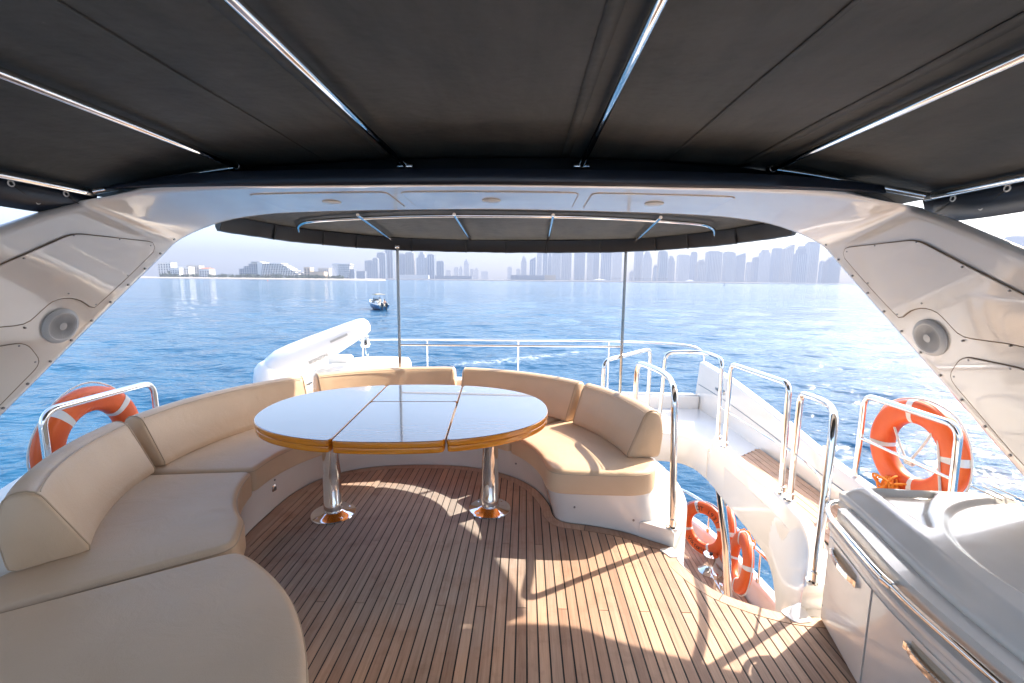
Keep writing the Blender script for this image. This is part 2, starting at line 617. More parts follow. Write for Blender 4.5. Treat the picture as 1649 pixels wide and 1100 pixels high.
def prism(P, z0, z1, r=0.0, rb=0.0, crown=0.0, steps=4):
    """closed plan polygon extruded z0..z1 with rounded top edge r, bottom edge rb"""
    P = np.array(P, float)[:, :2]
    if area2(P) < 0: P = P[::-1]
    n = len(P)
    rings = []
    if rb > 0:
        for k in range(steps):
            a = math.pi / 2 * k / steps
            rings.append((rb * (1 - math.sin(a)), z0 + rb * (1 - math.cos(a))))
    rings.append((0, z0 + rb))
    if r > 0:
        for k in range(steps + 1):
            a = math.pi / 2 * k / steps
            rings.append((r * (1 - math.cos(a)), z1 - r + r * math.sin(a)))
        if crown:
            for d, f in ((0.03, .35), (0.07, .75), (0.12, 1.0)):
                rings.append((r + d, z1 + crown * f))
    else:
        rings.append((0, z1))
    V, F = [], []
    for d, z in rings:
        Q = inset(P, d) if d else P
        V += [(x, y, z) for x, y in Q]
    for k in range(len(rings) - 1):
        for i in range(n):
            j = (i + 1) % n
            F.append((k * n + i, k * n + j, (k + 1) * n + j, (k + 1) * n + i))
    F.append(tuple(range(n - 1, -1, -1)))
    F.append(tuple(range((len(rings) - 1) * n, len(rings) * n)))
    return V, F

def at(px, py, y):
    """the point at depth y (metres aft) that the photograph shows at pixel px, py"""
    f = 16 / 36 * 1649
    d = RM @ Vector((px - 824.5, -(py - 550), -f))
    return CAM + d * (y / d.y)

def copy_tree(o, parent=None):
    c = o.copy()
    C.objects.link(c)
    c.parent = parent
    for ch in list(o.children):
        k = copy_tree(ch, c)
        k.matrix_parent_inverse = ch.matrix_parent_inverse
    return c

# ------------------------------------------------------------------ sea
def build_sea():
    a_f = np.radians(np.linspace(-78, 78, 760))
    a_b = np.radians(np.linspace(78, 282, 90))[1:-1]
    ang = np.concatenate([a_f, a_b])
    ypx = np.concatenate([np.linspace(1300, 420, 60)[:-1], np.linspace(420, 0.70, 420)])
    rr = (CAM.z - SEA_Z) * 733.0 / ypx
    rr = np.minimum(rr, 5600)
    rr = np.concatenate([[0.4], rr])
    Rr, A = np.meshgrid(rr, ang, indexing='ij')
    X = 0.15 + Rr * np.sin(A)
    Y = Rr * np.cos(A)
    dr = np.gradient(rr)
    cell = np.maximum(dr[:, None] * np.ones_like(X), Rr * (a_f[1] - a_f[0]))
    Z = np.zeros_like(X)
    rg = np.random.RandomState(5)
    for i in range(46):
        lam = 0.7 * (16 / 0.7) ** (i / 45.0)
        k = 2 * math.pi / lam
        th = rad(72) + rg.normal(0, 0.55)
        ph = rg.uniform(0, 6.28)
        amp = 0.0044 * lam ** 0.72
        w = np.clip(lam / (2.6 * cell) - 0.6, 0, 1)
        arg = k * (X * math.cos(th) + Y * math.sin(th)) + ph + 0.8 * np.sin(0.11 * X * rg.uniform(.5, 1.5) + 0.07 * Y + i)
        Z += w * amp * (np.sin(arg) + 0.35 * np.cos(2 * arg))
    Z += SEA_Z
    V = np.stack([X, Y, Z], -1).reshape(-1, 3)
    nr, na = X.shape
    i, j = np.meshgrid(np.arange(nr - 1), np.arange(na), indexing='ij')
    j2 = (j + 1) % na
    F = np.stack([i * na + j, i * na + j2, (i + 1) * na + j2, (i + 1) * na + j], -1).reshape(-1, 4)
    me = bpy.data.meshes.new('sea')
    me.vertices.add(len(V)); me.vertices.foreach_set('co', V.ravel())
    me.loops.add(F.size); me.loops.foreach_set('vertex_index', F[:, ::-1].ravel().astype(np.int32))
    me.polygons.add(len(F))
    me.polygons.foreach_set('loop_start', np.arange(0, F.size, 4, dtype=np.int32))
    me.update(calc_edges=True)
    me.polygons.foreach_set('use_smooth', [True] * len(F))
    o = link('sea', me, None, 'sea_water')
    if me.polygons[1000].normal.z < 0:
        me.flip_normals()
    tag(o, 'rippled blue sea reaching from the yacht to the far shore', kind='structure')
build_sea()

# ------------------------------------------------------------------ yacht: decks
SC = np.array([-0.62, 2.78])                     # centre of the round seating area
def arc(R, a0, a1, n=24, sq=0.0):
    A = np.radians(np.linspace(a0, a1, n))
    Rr = R - sq * np.clip(np.sin(A), 0, 1) ** 2
    return [(SC[0] + r * math.cos(a), SC[1] + r * math.sin(a)) for r, a in zip(Rr, A)]

# line where the sofa plinth, coaming and stairwell meet the deck (left to right)
edge_pts = [(-1.42, 2.20), (-1.578, 2.53), (-1.605, 2.88), (-1.585, 3.22), (-1.47, 3.50), (-1.27, 3.67), (-1.0, 3.765), (-0.62, 3.80),
            (-0.29, 3.765), (0.03, 3.62), (0.24, 3.40), (0.345, 3.15), (0.372, 2.98), (0.43, 2.90), (0.60, 2.862), (0.80, 2.80), (0.97, 2.70),
            (1.075, 2.625), (1.07, 2.50), (1.10, 2.39), (1.18, 2.25), (1.30, 2.16), (1.43, 2.10), (1.56, 2.075), (1.72, 2.07)]
EDGE = np.array(catmull(edge_pts, 7))
EDGE = EDGE[np.argsort(np.arange(len(EDGE)))]
def offset_line(P, d):
    T = np.gradient(P, axis=0)
    T /= np.linalg.norm(T, axis=1)[:, None]
    return P + np.stack([T[:, 1], -T[:, 0]], 1) * d   # to the right of travel = towards the deck
INNER = offset_line(EDGE, 0.075)

deck = G()
slab_out = [(-2.52, -2.2), (2.52, -2.2), (2.52, 4.2), (2.47, 5.3), (2.40, 5.95), (-2.40, 5.95), (-2.47, 5.3), (-2.52, 4.2)]
# flybridge slab with the stairwell cut out, as one polygon with a bridge edge
well = [(1.075, 2.62), (1.10, 2.39), (1.18, 2.25), (1.30, 2.16), (1.43, 2.10), (1.56, 2.085), (1.74, 2.36), (1.86, 2.60), (1.925, 2.83), (1.95, 3.10), (1.95, 4.30)]
well += [(1.93, 4.52), (1.85, 4.66), (1.72, 4.73), (1.55, 4.74), (1.15, 4.70), (1.25, 3.90), (1.34, 3.50), (1.31, 3.10), (1.20, 2.80)]

def poly_with_hole(outer, hole, z0, z1, name, m, parent=None):
    bm = bmesh.new()
    vo = [bm.verts.new((x, y, 0)) for x, y in outer]
    vh = [bm.verts.new((x, y, 0)) for x, y in hole]
    eds = [bm.edges.new((vo[i], vo[(i + 1) % len(vo)])) for i in range(len(vo))]
    eds += [bm.edges.new((vh[i], vh[(i + 1) % len(vh)])) for i in range(len(vh))]
    bmesh.ops.triangle_fill(bm, use_beauty=True, use_dissolve=False, edges=eds)
    for v in bm.verts: v.co.z = z1
    r = bmesh.ops.extrude_face_region(bm, geom=list(bm.faces))
    for e in r['geom']:
        if isinstance(e, bmesh.types.BMVert): e.co.z = z0
    bmesh.ops.recalc_face_normals(bm, faces=bm.faces)
    me = bpy.data.meshes.new(name)
    bm.to_mesh(me); bm.free()
    return link(name, me, parent, m)

fly = poly_with_hole(slab_out, well, -0.30, -0.016, 'flybridge_deck', 'gelcoat')
tag(fly, 'teak planked flybridge deck of the yacht', kind='structure')

# black caulk bed under the planks
bed_poly = [(-2.0, -1.2)] + [(2.3, -1.2), (2.3, 2.06)] + [tuple(p) for p in EDGE[::-1]] + [(-2.0, 2.2)]
V, F = prism(bed_poly, -0.0155, -0.0035)
mesh('caulk_bed', V, F, 'caulk', fly, smooth=False)

# planks
def ymax(x):
    order = np.argsort(INNER[:, 0], kind='stable')
    # the line is nearly single valued in x; take the first crossing seen from the open deck
    ys = []
    for i in range(len(INNER) - 1):
        a, b = INNER[i], INNER[i + 1]
        if (a[0] - x) * (b[0] - x) <= 0 and abs(a[0] - b[0]) > 1e-9:
            ys.append(a[1] + (b[1] - a[1]) * (x - a[0]) / (b[0] - a[0]))
    if not ys: return None
    return max(ys) if x < 0.9 else min(ys)

def plank_mesh(xa, xb, lo, his, name, parent, z=0.0, th=0.011, b=0.0012):
    xs = np.linspace(xa, xb, len(his))
    V, F = [], []
    n = len(xs)
    for x, h in zip(xs, his): V.append((x, lo + 0.0, z)); V.append((x, h, z))
    for x, h in zip(xs, his): V.append((x, lo - 0.0, z - th)); V.append((x, h, z - th))
    for i in range(n - 1):
        F.append((2 * i, 2 * i + 2, 2 * i + 3, 2 * i + 1))
    o = 2 * n
    for i in range(n - 1):
        F.append((2 * i, o + 2 * i, o + 2 * i + 2, 2 * i + 2))
        F.append((2 * i + 1, 2 * i + 3, o + 2 * i + 3, o + 2 * i + 1))
    F.append((0, 1, o + 1, o)); F.append((2 * n - 2, o + 2 * n - 2, o + 2 * n - 1, 2 * n - 1))
    mesh(name, V, F, 'teak', parent, smooth=False)

PW, GAP = 0.0508, 0.0073
x = -1.70
k = 0
prng = random.Random(3)
butts = {}
while x < 1.70:
    xa, xb = x + GAP / 2, x + PW - GAP / 2
    xa = max(xa, INNER[:, 0].min() + 0.0015) if xb > INNER[:, 0].min() + .006 else xa
    his = [ymax(q) for q in np.linspace(xa, xb, 5)]
    if all(h is not None for h in his):
        top = min(his)
        bset = []
        if k % 4 == 0: bset = [2.07]
        if k % 4 == 2: bset = [1.15] + ([2.62] if top > 3 else [])
        if k % 4 == 1: bset = [0.7]
        if k % 4 == 3: bset = [1.6] if k % 8 == 3 else []
        lo = -1.0
        for bb in [q for q in bset if q < top - 0.15]:
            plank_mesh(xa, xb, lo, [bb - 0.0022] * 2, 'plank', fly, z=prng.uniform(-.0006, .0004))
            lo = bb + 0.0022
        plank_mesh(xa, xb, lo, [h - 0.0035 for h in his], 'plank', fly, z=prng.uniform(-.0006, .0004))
    x += PW
    k += 1

# margin boards round the edge
cuts = [0, 16, 34, 52, 70, 85, 97, 118, 142, 156, len(EDGE) - 1]
MI, MO = offset_line(EDGE, 0.0735), offset_line(EDGE, 0.009)
for a, b in zip(cuts[:-1], cuts[1:]):
    V, F = [], []
    idx = list(range(a, b + 1))
    for t, i in enumerate(idx):
        p, q = MI[i].copy(), MO[i].copy()
        if t == 0:
            d = (MI[i + 1] - MI[i]); d /= np.linalg.norm(d); p += d * .002; q += d * .002
        if t == len(idx) - 1:
            d = (MI[i - 1] - MI[i]); d /= np.linalg.norm(d); p += d * .002; q += d * .002
        V += [(p[0], p[1], 0.0005), (q[0], q[1], 0.0005), (p[0], p[1], -0.011), (q[0], q[1], -0.011)]
    for t in range(len(idx) - 1):
        s, e = 4 * t, 4 * t + 4
        F += [(s, s + 1, e + 1, e), (s + 2, e + 2, e + 3, s + 3), (s, e, e + 2, s + 2), (s + 1, s + 3, e + 3, e + 1)]
    F += [(0, 2, 3, 1), (4 * len(idx) - 4, 4 * len(idx) - 3, 4 * len(idx) - 1, 4 * len(idx) - 2)]
    mesh('margin_board', V, F, 'teak', fly, smooth=False)
# little white landing pad and the pad at the post, at both ends of the stair edge
V, F = prism(round_poly([(0.985, 2.60), (1.075, 2.625), (1.09, 2.53), (1.03, 2.515)], 0.015), -0.002, 0.006, 0.003)
mesh('landing_pad', V, F, 'gelcoat', fly)
V, F = prism(round_poly([(1.43, 2.095), (1.58, 2.17), (1.56, 2.03), (1.47, 2.015)], 0.03), -0.002, 0.0055, 0.003)
mesh('landing_pad', V, F, 'gelcoat', fly)

# ---- starboard and port bulwarks
def bulwark(sx, label):
    e = empty('bulwark', label, 'bulwark', (sx * 2.5, 4.5, 0))
    st = [(-1.5, 2.50, 2.62, 0.10), (1.0, 2.50, 2.64, 0.12), (2.4, 2.49, 2.63, 0.17), (3.36, 2.475, 2.62, 0.235), (4.16, 2.49, 2.62, 0.355), (4.97, 2.475, 2.60, 0.475), (5.45, 2.45, 2.58, 0.535), (5.95, 2.41, 2.55, 0.575)]
    st = [tuple(p) for p in catmull(st, 5)]
    V, F = [], []
    for y, xf, xt, zt in st:
        t = 0.085
        prof = [(xf, -0.02), (xf + 0.015, zt * .25), (xt - t - 0.012, zt - 0.012), (xt - t, zt), (xt - .012, zt + 0.004), (xt, zt - 0.02), (xt + .01, zt * .3 - .1), (xt - 0.08, -0.75), (xt - .14, -0.75), (xf + .06, -0.29)]
        V += [(sx * px_ - sx * 2.5, y - 4.5, pz) for px_, pz in prof]
    n = 10
    for i in range(len(st) - 1):
        for k_ in range(n):
            l = (k_ + 1) % n
            F.append((i * n + k_, i * n + l, (i + 1) * n + l, (i + 1) * n + k_))
    F.append(tuple(range(n))); F.append(tuple(range((len(st) - 1) * n, len(st) * n)))
    mesh('panel', V, F, 'gelcoat', e, angle=35)
    # slot (fairlead) near the aft end and the long moulded groove
    g = G().box((sx * -0.012, 0.95, 0.335), (0.03, 0.42, 0.055), bev=0.012)
    g.build('fairlead_slot', 'steel_dark', e)
    gpts = [(sx * (np.interp(y, [s[0] for s in st], [s[1] for s in st]) + 0.02 - 2.5 + .006), y - 4.5, 0.235) for y in np.linspace(2.6, 5.9, 16)]
    gpts = [(x_ - sx * 0.006, y_, np.interp(y_ + 4.5, [s[0] for s in st], [s[3] * .5 for s in st])) for x_, y_, z_ in gpts]
    gpts = [(sx * ((np.interp(y_ + 4.5, [s[0] for s in st], [s[1] for s in st]) + 0.015) * .66 + (np.interp(y_ + 4.5, [s[0] for s in st], [s[2] for s in st]) - .097) * .34 - 2.5) - sx * .001, y_, z_) for x_, y_, z_ in gpts]
    G().tube(gpts, 0.005, 6).build('groove', 'steel_dark', e)
    return e
bulwark(1, 'white bulwark curving aft along the starboard side beyond the stairwell rails')
bulwark(-1, 'white bulwark on the port side behind the curved sofa')

# aft sill between the bulwarks
V, F = prism(round_poly([(-2.42, 5.80), (2.42, 5.80), (2.40, 5.97), (-2.40, 5.97)], 0.02), -0.30, 0.16, 0.03)
tag(mesh('aft_sill', V, F, 'gelcoat'), 'low white sill across the aft end of the deck under the stern rail', 'sill')

# ---- stairwell walls
sw = empty('stairwell', 'white stairwell surround sunk between the sofa end and the starboard side deck', 'stairwell', (1.5, 3.4, 0))
def wall_loft(top_in, top_out, bot, name, parent, z_top, off=(1.5, 3.4)):
    """wall: inner top line, outer top line, and lower line (x, y, z) of the inner face"""
    n = 60
    A, B, D = resample(top_in, n), resample(top_out, n), resample(bot, n)
    V, F = [], []
    for a, b, d in zip(A, B, D):
        r = 0.015
        ab = (b - a) / np.linalg.norm(b - a)
        prof = [(d[0], d[1], d[2]), (a[0], a[1], z_top - r), (a[0] + ab[0] * r, a[1] + ab[1] * r, z_top), (b[0] - ab[0] * r, b[1] - ab[1] * r, z_top),
                (b[0], b[1], z_top - r), (b[0], b[1], -0.02), (d[0] + ab[0] * .10, d[1] + ab[1] * .10, min(d[2], -0.05))]
        V += [(p[0] - off[0], p[1] - off[1], p[2]) for p in prof]
    m = 7
    for i in range(n - 1):
        for k_ in range(m):
            l = (k_ + 1) % m
            F.append((i * m + k_, i * m + l, (i + 1) * m + l, (i + 1) * m + k_))
    F.append(tuple(range(m))); F.append(tuple(range((n - 1) * m, n * m)))
    return mesh(name, V, F, 'gelcoat', parent, angle=50)
st_in = catmull([(1.945, 4.24), (1.955, 3.6), (1.955, 3.10), (1.922, 2.825), (1.845, 2.597), (1.74, 2.399), (1.56, 2.13)], 8)
st_out = catmull([(2.045, 4.29), (2.055, 3.6), (2.05, 3.12), (2.01, 2.837), (1.93, 2.534), (1.83, 2.335), (1.70, 2.14)], 8)
st_bot = catmull([(1.95, 4.24, -0.26), (1.95, 4.04, -0.31), (1.95, 3.6, -0.33), (1.95, 3.34, -0.35), (1.95, 3.11, -0.42), (1.93, 2.96, -0.62), (1.86, 2.75, -1.1), (1.70, 2.45, -1.6), (1.52, 2.2, -1.9)], 8)
wall_loft(st_in, st_out, st_bot, 'side_wall', sw, 0.12)
# aft wall, curving round into the side
af_in = catmull([(1.10, 4.66), (1.40, 4.70), (1.62, 4.71), (1.80, 4.66), (1.90, 4.54), (1.945, 4.30)], 8)
af_out = catmull([(1.10, 4.76), (1.40, 4.80), (1.64, 4.81), (1.86, 4.75), (1.99, 4.60), (2.045, 4.30)], 8)
af_bot = [(p[0], p[1], -0.29) for p in af_in]
wall_loft(af_in, af_out, af_bot, 'aft_wall', sw, 0.02)
# sofa-side wall
po = catmull([(1.085, 2.635), (1.20, 2.78), (1.31, 3.08), (1.345, 3.45), (1.28, 3.85), (1.16, 4.25), (1.12, 4.66)], 8)
pi_ = catmull([(0.90, 2.745), (0.91, 2.90), (0.92, 3.10), (0.92, 3.45), (0.92, 3.85), (0.92, 4.25), (0.92, 4.66)], 8)
pb = [(p[0], p[1], z) for p, z in zip(po, np.interp(np.arange(len(po)), [0, 10, 20, 30, len(po)], [-1.3, -1.1, -.5, -.34, -.34]))]
wall_loft(po, pi_, pb, 'sofa_side_wall', sw, 0.10)

# chrome grab pole in the stairwell
e = empty('grab_pole', 'tall chrome pole standing in the stairwell in front of the lifebuoys', 'pole', (2.27, 4.5, -2.1))
G().tube([(0.10, 0, 0.0), (0.08, 0, 0.45), (0.02, 0, 1.0), (-0.08, 0, 1.56), (-0.15, 0, 1.82)], 0.042, 16).build('tube', 'chrome', e)
G().lathe([(0.075, 0), (0.075, 0.012), (0.05, 0.03)], (0.10, 0, 0)).build('base', 'chrome', e)

# side-deck teak on starboard, between stairwell wall and bulwark
sx0 = 2.075
for i in range(7):
    a0, a1 = sx0 + i * 0.056, sx0 + i * 0.056 + 0.051
    e0 = 4.05 + 0.28 * (i / 6.0)
    o = G().box(((a0 + a1) / 2, (1.7 + e0) / 2, 0.0), (a1 - a0, e0 - 1.7, 0.012)).build('plank', 'teak', fly, smooth=False)
V, F = prism([(2.07, 1.7), (2.47, 1.7), (2.47, 4.36), (2.07, 4.06)], -0.012, -0.001)
mesh('caulk_bed', V, F, 'caulk', fly, smooth=False)

# ------------------------------------------------------------------ main deck below
MZ = -2.10
md_out = [(-2.9, 2.2), (2.86, 2.2), (2.84, 4.6), (2.76, 5.6), (2.55, 6.25), (2.2, 6.45), (-2.2, 6.45), (-2.55, 6.25), (-2.76, 5.6), (-2.84, 4.6)]
V, F = prism(md_out, MZ - 0.25, MZ - 0.004)
mdk = tag(mesh('main_deck', V, F, 'caulk', smooth=False), 'teak planked main deck seen down through the stairwell', kind='structure')
for i in range(34):
    xa = 0.9 + i * 0.058
    ye = np.interp(xa + .03, [0, 2.2, 2.55, 2.76, 2.85], [6.44, 6.44, 6.24, 5.6, 4.4])
    G().box((xa + 0.026, (2.9 + ye) / 2, MZ), (0.052, ye - 2.9, 0.012)).build('plank', 'teak', mdk, smooth=False)
# hull with bulwark
hl = [(2.9, 1.5), (2.9, 4.0), (2.86, 4.9), (2.76, 5.7), (2.55, 6.35), (2.2, 6.58)]
hl = catmull(hl, 5)
port = [(-x_, y_) for x_, y_ in hl[::-1]]
full = [(2.9, -9.0), (2.9, -3)] + [tuple(p) for p in hl] + port + [(-2.9, -3), (-2.9, -9.0)]
V, F = [], []
n = 9
for x_, y_ in full:
    c = np.array([x_, y_]); d = np.array([x_ / 2.9, 0.0]) if y_ < 4 else np.array([x_ / 2.9 * .7, (y_ - 3) / 3.5 * .8])
    d = d / np.linalg.norm(d)
    prof = [(-0.02, MZ - .05), (-0.015, -1.85), (0.0, -1.81), (0.02, -1.80), (0.11, -1.80), (0.13, -1.82), (0.14, -1.9), (0.05, -2.9), (-0.15, -4.6)]
    V += [(x_ + d[0] * o_, y_ + d[1] * o_, z_) for o_, z_ in prof]
for i in range(len(full) - 1):
    for k_ in range(n - 1):
        F.append((i * n + k_, i * n + k_ + 1, (i + 1) * n + k_ + 1, (i + 1) * n + k_))
hull = empty('yacht_hull', 'white hull and low bulwark of the yacht round the main deck', 'hull', kind='structure')
mesh('shell', V, F, 'gelcoat', hull, angle=50)
V, F = prism([(-2.3, -9), (2.3, -9), (2.3, 2.4), (-2.3, 2.4)], MZ - .1, -0.31)
mesh('cabin', V, F, 'gelcoat', hull, smooth=False)
# cleat recess on the main-deck bulwark
e = empty('mooring_cleat', 'small chrome cleat on the inside of the main deck bulwark', 'cleat', (2.86, 4.42, -1.96))
G().box((0, 0, 0), (0.02, 0.14, 0.09), bev=0.008).build('plate', 'chrome', e)
G().tube([(-0.03, -0.07, 0.01), (-0.045, 0, 0.015), (-0.03, 0.07, 0.01)], 0.010, 8).build('horn', 'chrome', e)
e = empty('bollard', 'chrome capstan standing on the teak main deck below the marked lifebuoy', 'bollard', (2.585, 5.50, MZ + .006))
G().lathe([(0.145, 0), (0.145, 0.015), (0.11, 0.04), (0.07, 0.10), (0.062, 0.17), (0.085, 0.215), (0.09, 0.24), (0.0, 0.25)]).build('drum', 'chrome', e)
G().lathe([(0.022, 0.25), (0.022, 0.262), (0, 0.263)]).build('cap', 'ink', e)
e = empty('deck_cleat', 'chrome cleat behind the grab pole on the main deck', 'cleat', (2.45, 4.95, MZ + .006))
for dy in (-0.06, 0.06):
    G().lathe([(0.03, 0), (0.016, 0.02), (0.014, 0.22), (0.03, 0.25), (0.03, 0.28), (0, 0.29)], (0, dy * 1.5, 0)).build('post', 'chrome', e)
G().tube([(0, -0.2, 0.2), (0, 0.2, 0.2)], 0.014, 10).build('cross_bar', 'chrome', e)
# rail on the main deck
e = empty('lower_rail', 'chrome rail on the main deck bulwark beside the lifebuoys', 'rail', (2.84, 5, -1.80))
rp = [(2.93, 3.4), (2.92, 4.2), (2.88, 4.9), (2.78, 5.7), (2.56, 6.38), (2.2, 6.6), (1.6, 6.62), (0.6, 6.62)]
rp = catmull(rp, 6)
G().tube([(p[0] - 2.84, p[1] - 5, 0.36) for p in rp], 0.021, 12).build('rail', 'chrome', e)
for i in (4, 12, 20, 27, 34):
    p = rp[i]
    g = G().tube([(p[0] - 2.84, p[1] - 5, 0.0), (p[0] - 2.84, p[1] - 5, 0.36)], 0.014, 10)
    g.lathe([(0.03, 0), (0.03, 0.05), (0.016, 0.055)], (p[0] - 2.84, p[1] - 5, 0.0), 12)
    g.build('stanchion', 'chrome', e)

# ------------------------------------------------------------------ curved sofa
sofa = empty('curved_sofa', 'beige vinyl sofa curving round the oval table on a white plinth', 'sofa', (SC[0], SC[1], 0))
def off(V, o=(SC[0], SC[1], 0)):
    return [(v[0] - o[0], v[1] - o[1], v[2] - o[2]) for v in V]
# plinth: bottom line on the deck, top line under the cushions
bl = [tuple(p) for p in EDGE if p[0] < 0.93 and p[1] > 2.62 or p[0] < 0.3]
bl += [(1.0, 2.735), (1.045, 2.79), (1.075, 2.88), (1.09, 3.0), (1.10, 3.15)]
bl = [(-0.42, 0.2), (-0.46, 0.9), (-0.55, 1.25), (-0.73, 1.5), (-0.98, 1.73), (-1.2, 1.94)] + bl
BL = resample(bl, 150)
tl = [(-0.42, 0.2), (-0.46, 0.9), (-0.55, 1.25), (-0.73, 1.5), (-0.98, 1.73), (-1.19, 1.90)] + arc(0.955, 237, 10, 60) + [(0.335, 2.90), (0.36, 2.82), (0.42, 2.795), (0.60, 2.79), (0.80, 2.775), (0.92, 2.775), (0.985, 2.815), (1.02, 2.89), (1.045, 3.0), (1.06, 3.15)]
TL = resample(tl, 150)
# pair the two lines by nearest point so that the face stays upright
TLp = []
j = 0
for p in BL:
    rng_ = range(max(0, j - 3), min(150, j + 12))
    j = min(rng_, key=lambda q: np.linalg.norm(TL[q] - p) + 0.15 * abs(q - np.searchsorted(np.arange(150), j)) / 50)
    TLp.append(TL[j])
TLp = np.array(TLp)
for _ in range(3):
    TLp[1:-1] = (TLp[:-2] + 2 * TLp[1:-1] + TLp[2:]) / 4
V, F = [], []
for a, b in zip(BL, TLp):
    for t, z in ((0, 0.0), (0.05, 0.02), (0.5, 0.14), (1, 0.27)):
        V.append((a[0] + (b[0] - a[0]) * t, a[1] + (b[1] - a[1]) * t, z))
    d = np.array(a) - SC
    dn = np.linalg.norm(d)
    q = SC + d / dn * max(1.75, dn + .1) if dn > 0 else a
    if a[0] > 0.37 and a[1] < 3.2:
        q = np.array([min(a[0] + 0.02, 0.95), 3.25])
    if a[1] < 2.1:
        q = np.array([-2.25, a[1]])
    V.append((q[0], q[1], 0.27)); V.append((q[0], q[1], 0.0))
n = 6
for i in range(149):
    for k_ in range(n):
        l = (k_ + 1) % n
        F.append((i * n + k_, i * n + l, (i + 1) * n + l, (i + 1) * n + k_))
F.append(tuple(range(n))); F.append(tuple(range(149 * n, 150 * n)))
plinth = mesh('plinth', off(V), F, 'gelcoat', sofa, angle=50)

def piping(P, z, d, r=0.0034, parent=None):
    Q = inset(P, d)
    G().tube([(x_ - SC[0], y_ - SC[1], z) for x_, y_ in Q], r, 6, closed=True).build('piping', 'piping', parent)

def seat(poly, rnd, z0=0.27, z1=0.425, name='seat_cushion'):
    P = resample(round_poly(poly, rnd), 170, True)
    if area2(P) < 0: P = P[::-1]
    for _ in range(2): P = (np.roll(P, 1, 0) + 2 * P + np.roll(P, -1, 0)) / 4
    V, F = prism(P, z0, z1, r=0.036, rb=0.012, steps=5)
    F = F[:-1]
    n = len(P)
    base = len(V) - n
    Q = np.array(V[base:])[:, :2]
    # softly crowned top: grid points inside the rim, triangulated with it
    g = 0.045
    xs = np.arange(Q[:, 0].min(), Q[:, 0].max(), g)
    ys = np.arange(Q[:, 1].min(), Q[:, 1].max(), g)
    GX, GY = np.meshgrid(xs, ys)
    pts = np.stack([GX.ravel(), GY.ravel()], 1)
    nx, ny = np.roll(Q[:, 0], -1), np.roll(Q[:, 1], -1)
    ins = np.zeros(len(pts), bool)
    for a, b, c, d in zip(Q[:, 0], Q[:, 1], nx, ny):
        cr = ((b > pts[:, 1]) != (d > pts[:, 1]))
        xi = a + (pts[:, 1] - b) * (c - a) / (d - b + 1e-12)
        ins ^= cr & (pts[:, 0] < xi)
    dist = np.min(np.linalg.norm(pts[:, None, :] - Q[None], axis=2), axis=1)
    k = ins & (dist > 0.022)
    pts, dist = pts[k], dist[k]
    vs = [Vector(q) for q in Q] + [Vector(q) for q in pts]
    ov, oe, of, _, _, _ = delaunay_2d_cdt(vs, [(i, (i + 1) % n) for i in range(n)], [], 1, 1e-6)
    OV = np.array([(v.x, v.y) for v in ov])
    dd = np.min(np.linalg.norm(OV[:, None, :] - Q[None], axis=2), axis=1)
    dd[dd < 1e-5] = 0
    zz = z1 + 0.011 * (1 - np.exp(-dd / 0.07)) + 0.0025 * np.sin(7 * OV[:, 0] + 3) * np.sin(6 * OV[:, 1]) * np.minimum(1, dd / .1)
    nb = len(V)
    V = V + [(p[0], p[1], z) for p, z in zip(OV, zz)]
    F += [tuple(nb + i for i in f) for f in of]
    o = mesh(name, off(V), F, 'vinyl', sofa, angle=60, weld=True)
    piping(P, z1 - 0.022, 0.004, parent=o)
    return o
g_ = 0.5
def RC(n, r=0.05):
    return [r] + [0.0] * (n - 2) + [r, r] + [0.0] * (n - 2) + [r]
seat(arc(0.92, 187 - g_, 141, 20) + arc(1.62, 141, 187 - g_, 20), RC(20))
seat(arc(0.92, 140, 91, 20) + arc(1.62, 91, 140, 20, .02), RC(20))
seat(arc(0.92, 90, 45, 20) + arc(1.62, 45, 90, 20, .02), RC(20))
# left, lit from the port side
seat(arc(0.92, 187.5, 228, 20) + [(-1.135, 1.868), (-1.70, 1.462), (-2.06, 1.215)] + arc(1.72, 220, 187.5, 20), [.05] + [0] * 19 + [.06, 0, .05] + [0] * 19 + [.05])
# big foreground cushion
near = catmull([(-1.105, 1.838), (-1.02, 1.795), (-0.87, 1.690), (-0.72, 1.555), (-0.60, 1.40), (-0.50, 1.23), (-0.43, 1.05), (-0.39, 0.85), (-0.375, 0.6), (-0.37, 0.2)], 5)
seat([tuple(p) for p in near] + [(-2.2, 0.2), (-2.2, 1.12), (-1.72, 1.425)], [.10] + [0] * (len(near) - 2) + [.05, .05, .05, 0], z1=0.43)
# right end with its rounded nose
nose = arc(0.92, 44, 10, 16) + [(0.303, 2.80), (0.36, 2.745), (0.60, 2.735), (0.85, 2.735), (0.97, 2.77), (1.03, 2.88), (1.06, 3.02)] + arc(1.60, 10, 44, 16)
seat(nose, [0.05] + [0] * 15 + [0.08, 0.06, 0, .05, .08, .06, 0] + [0] * 15 + [.05])

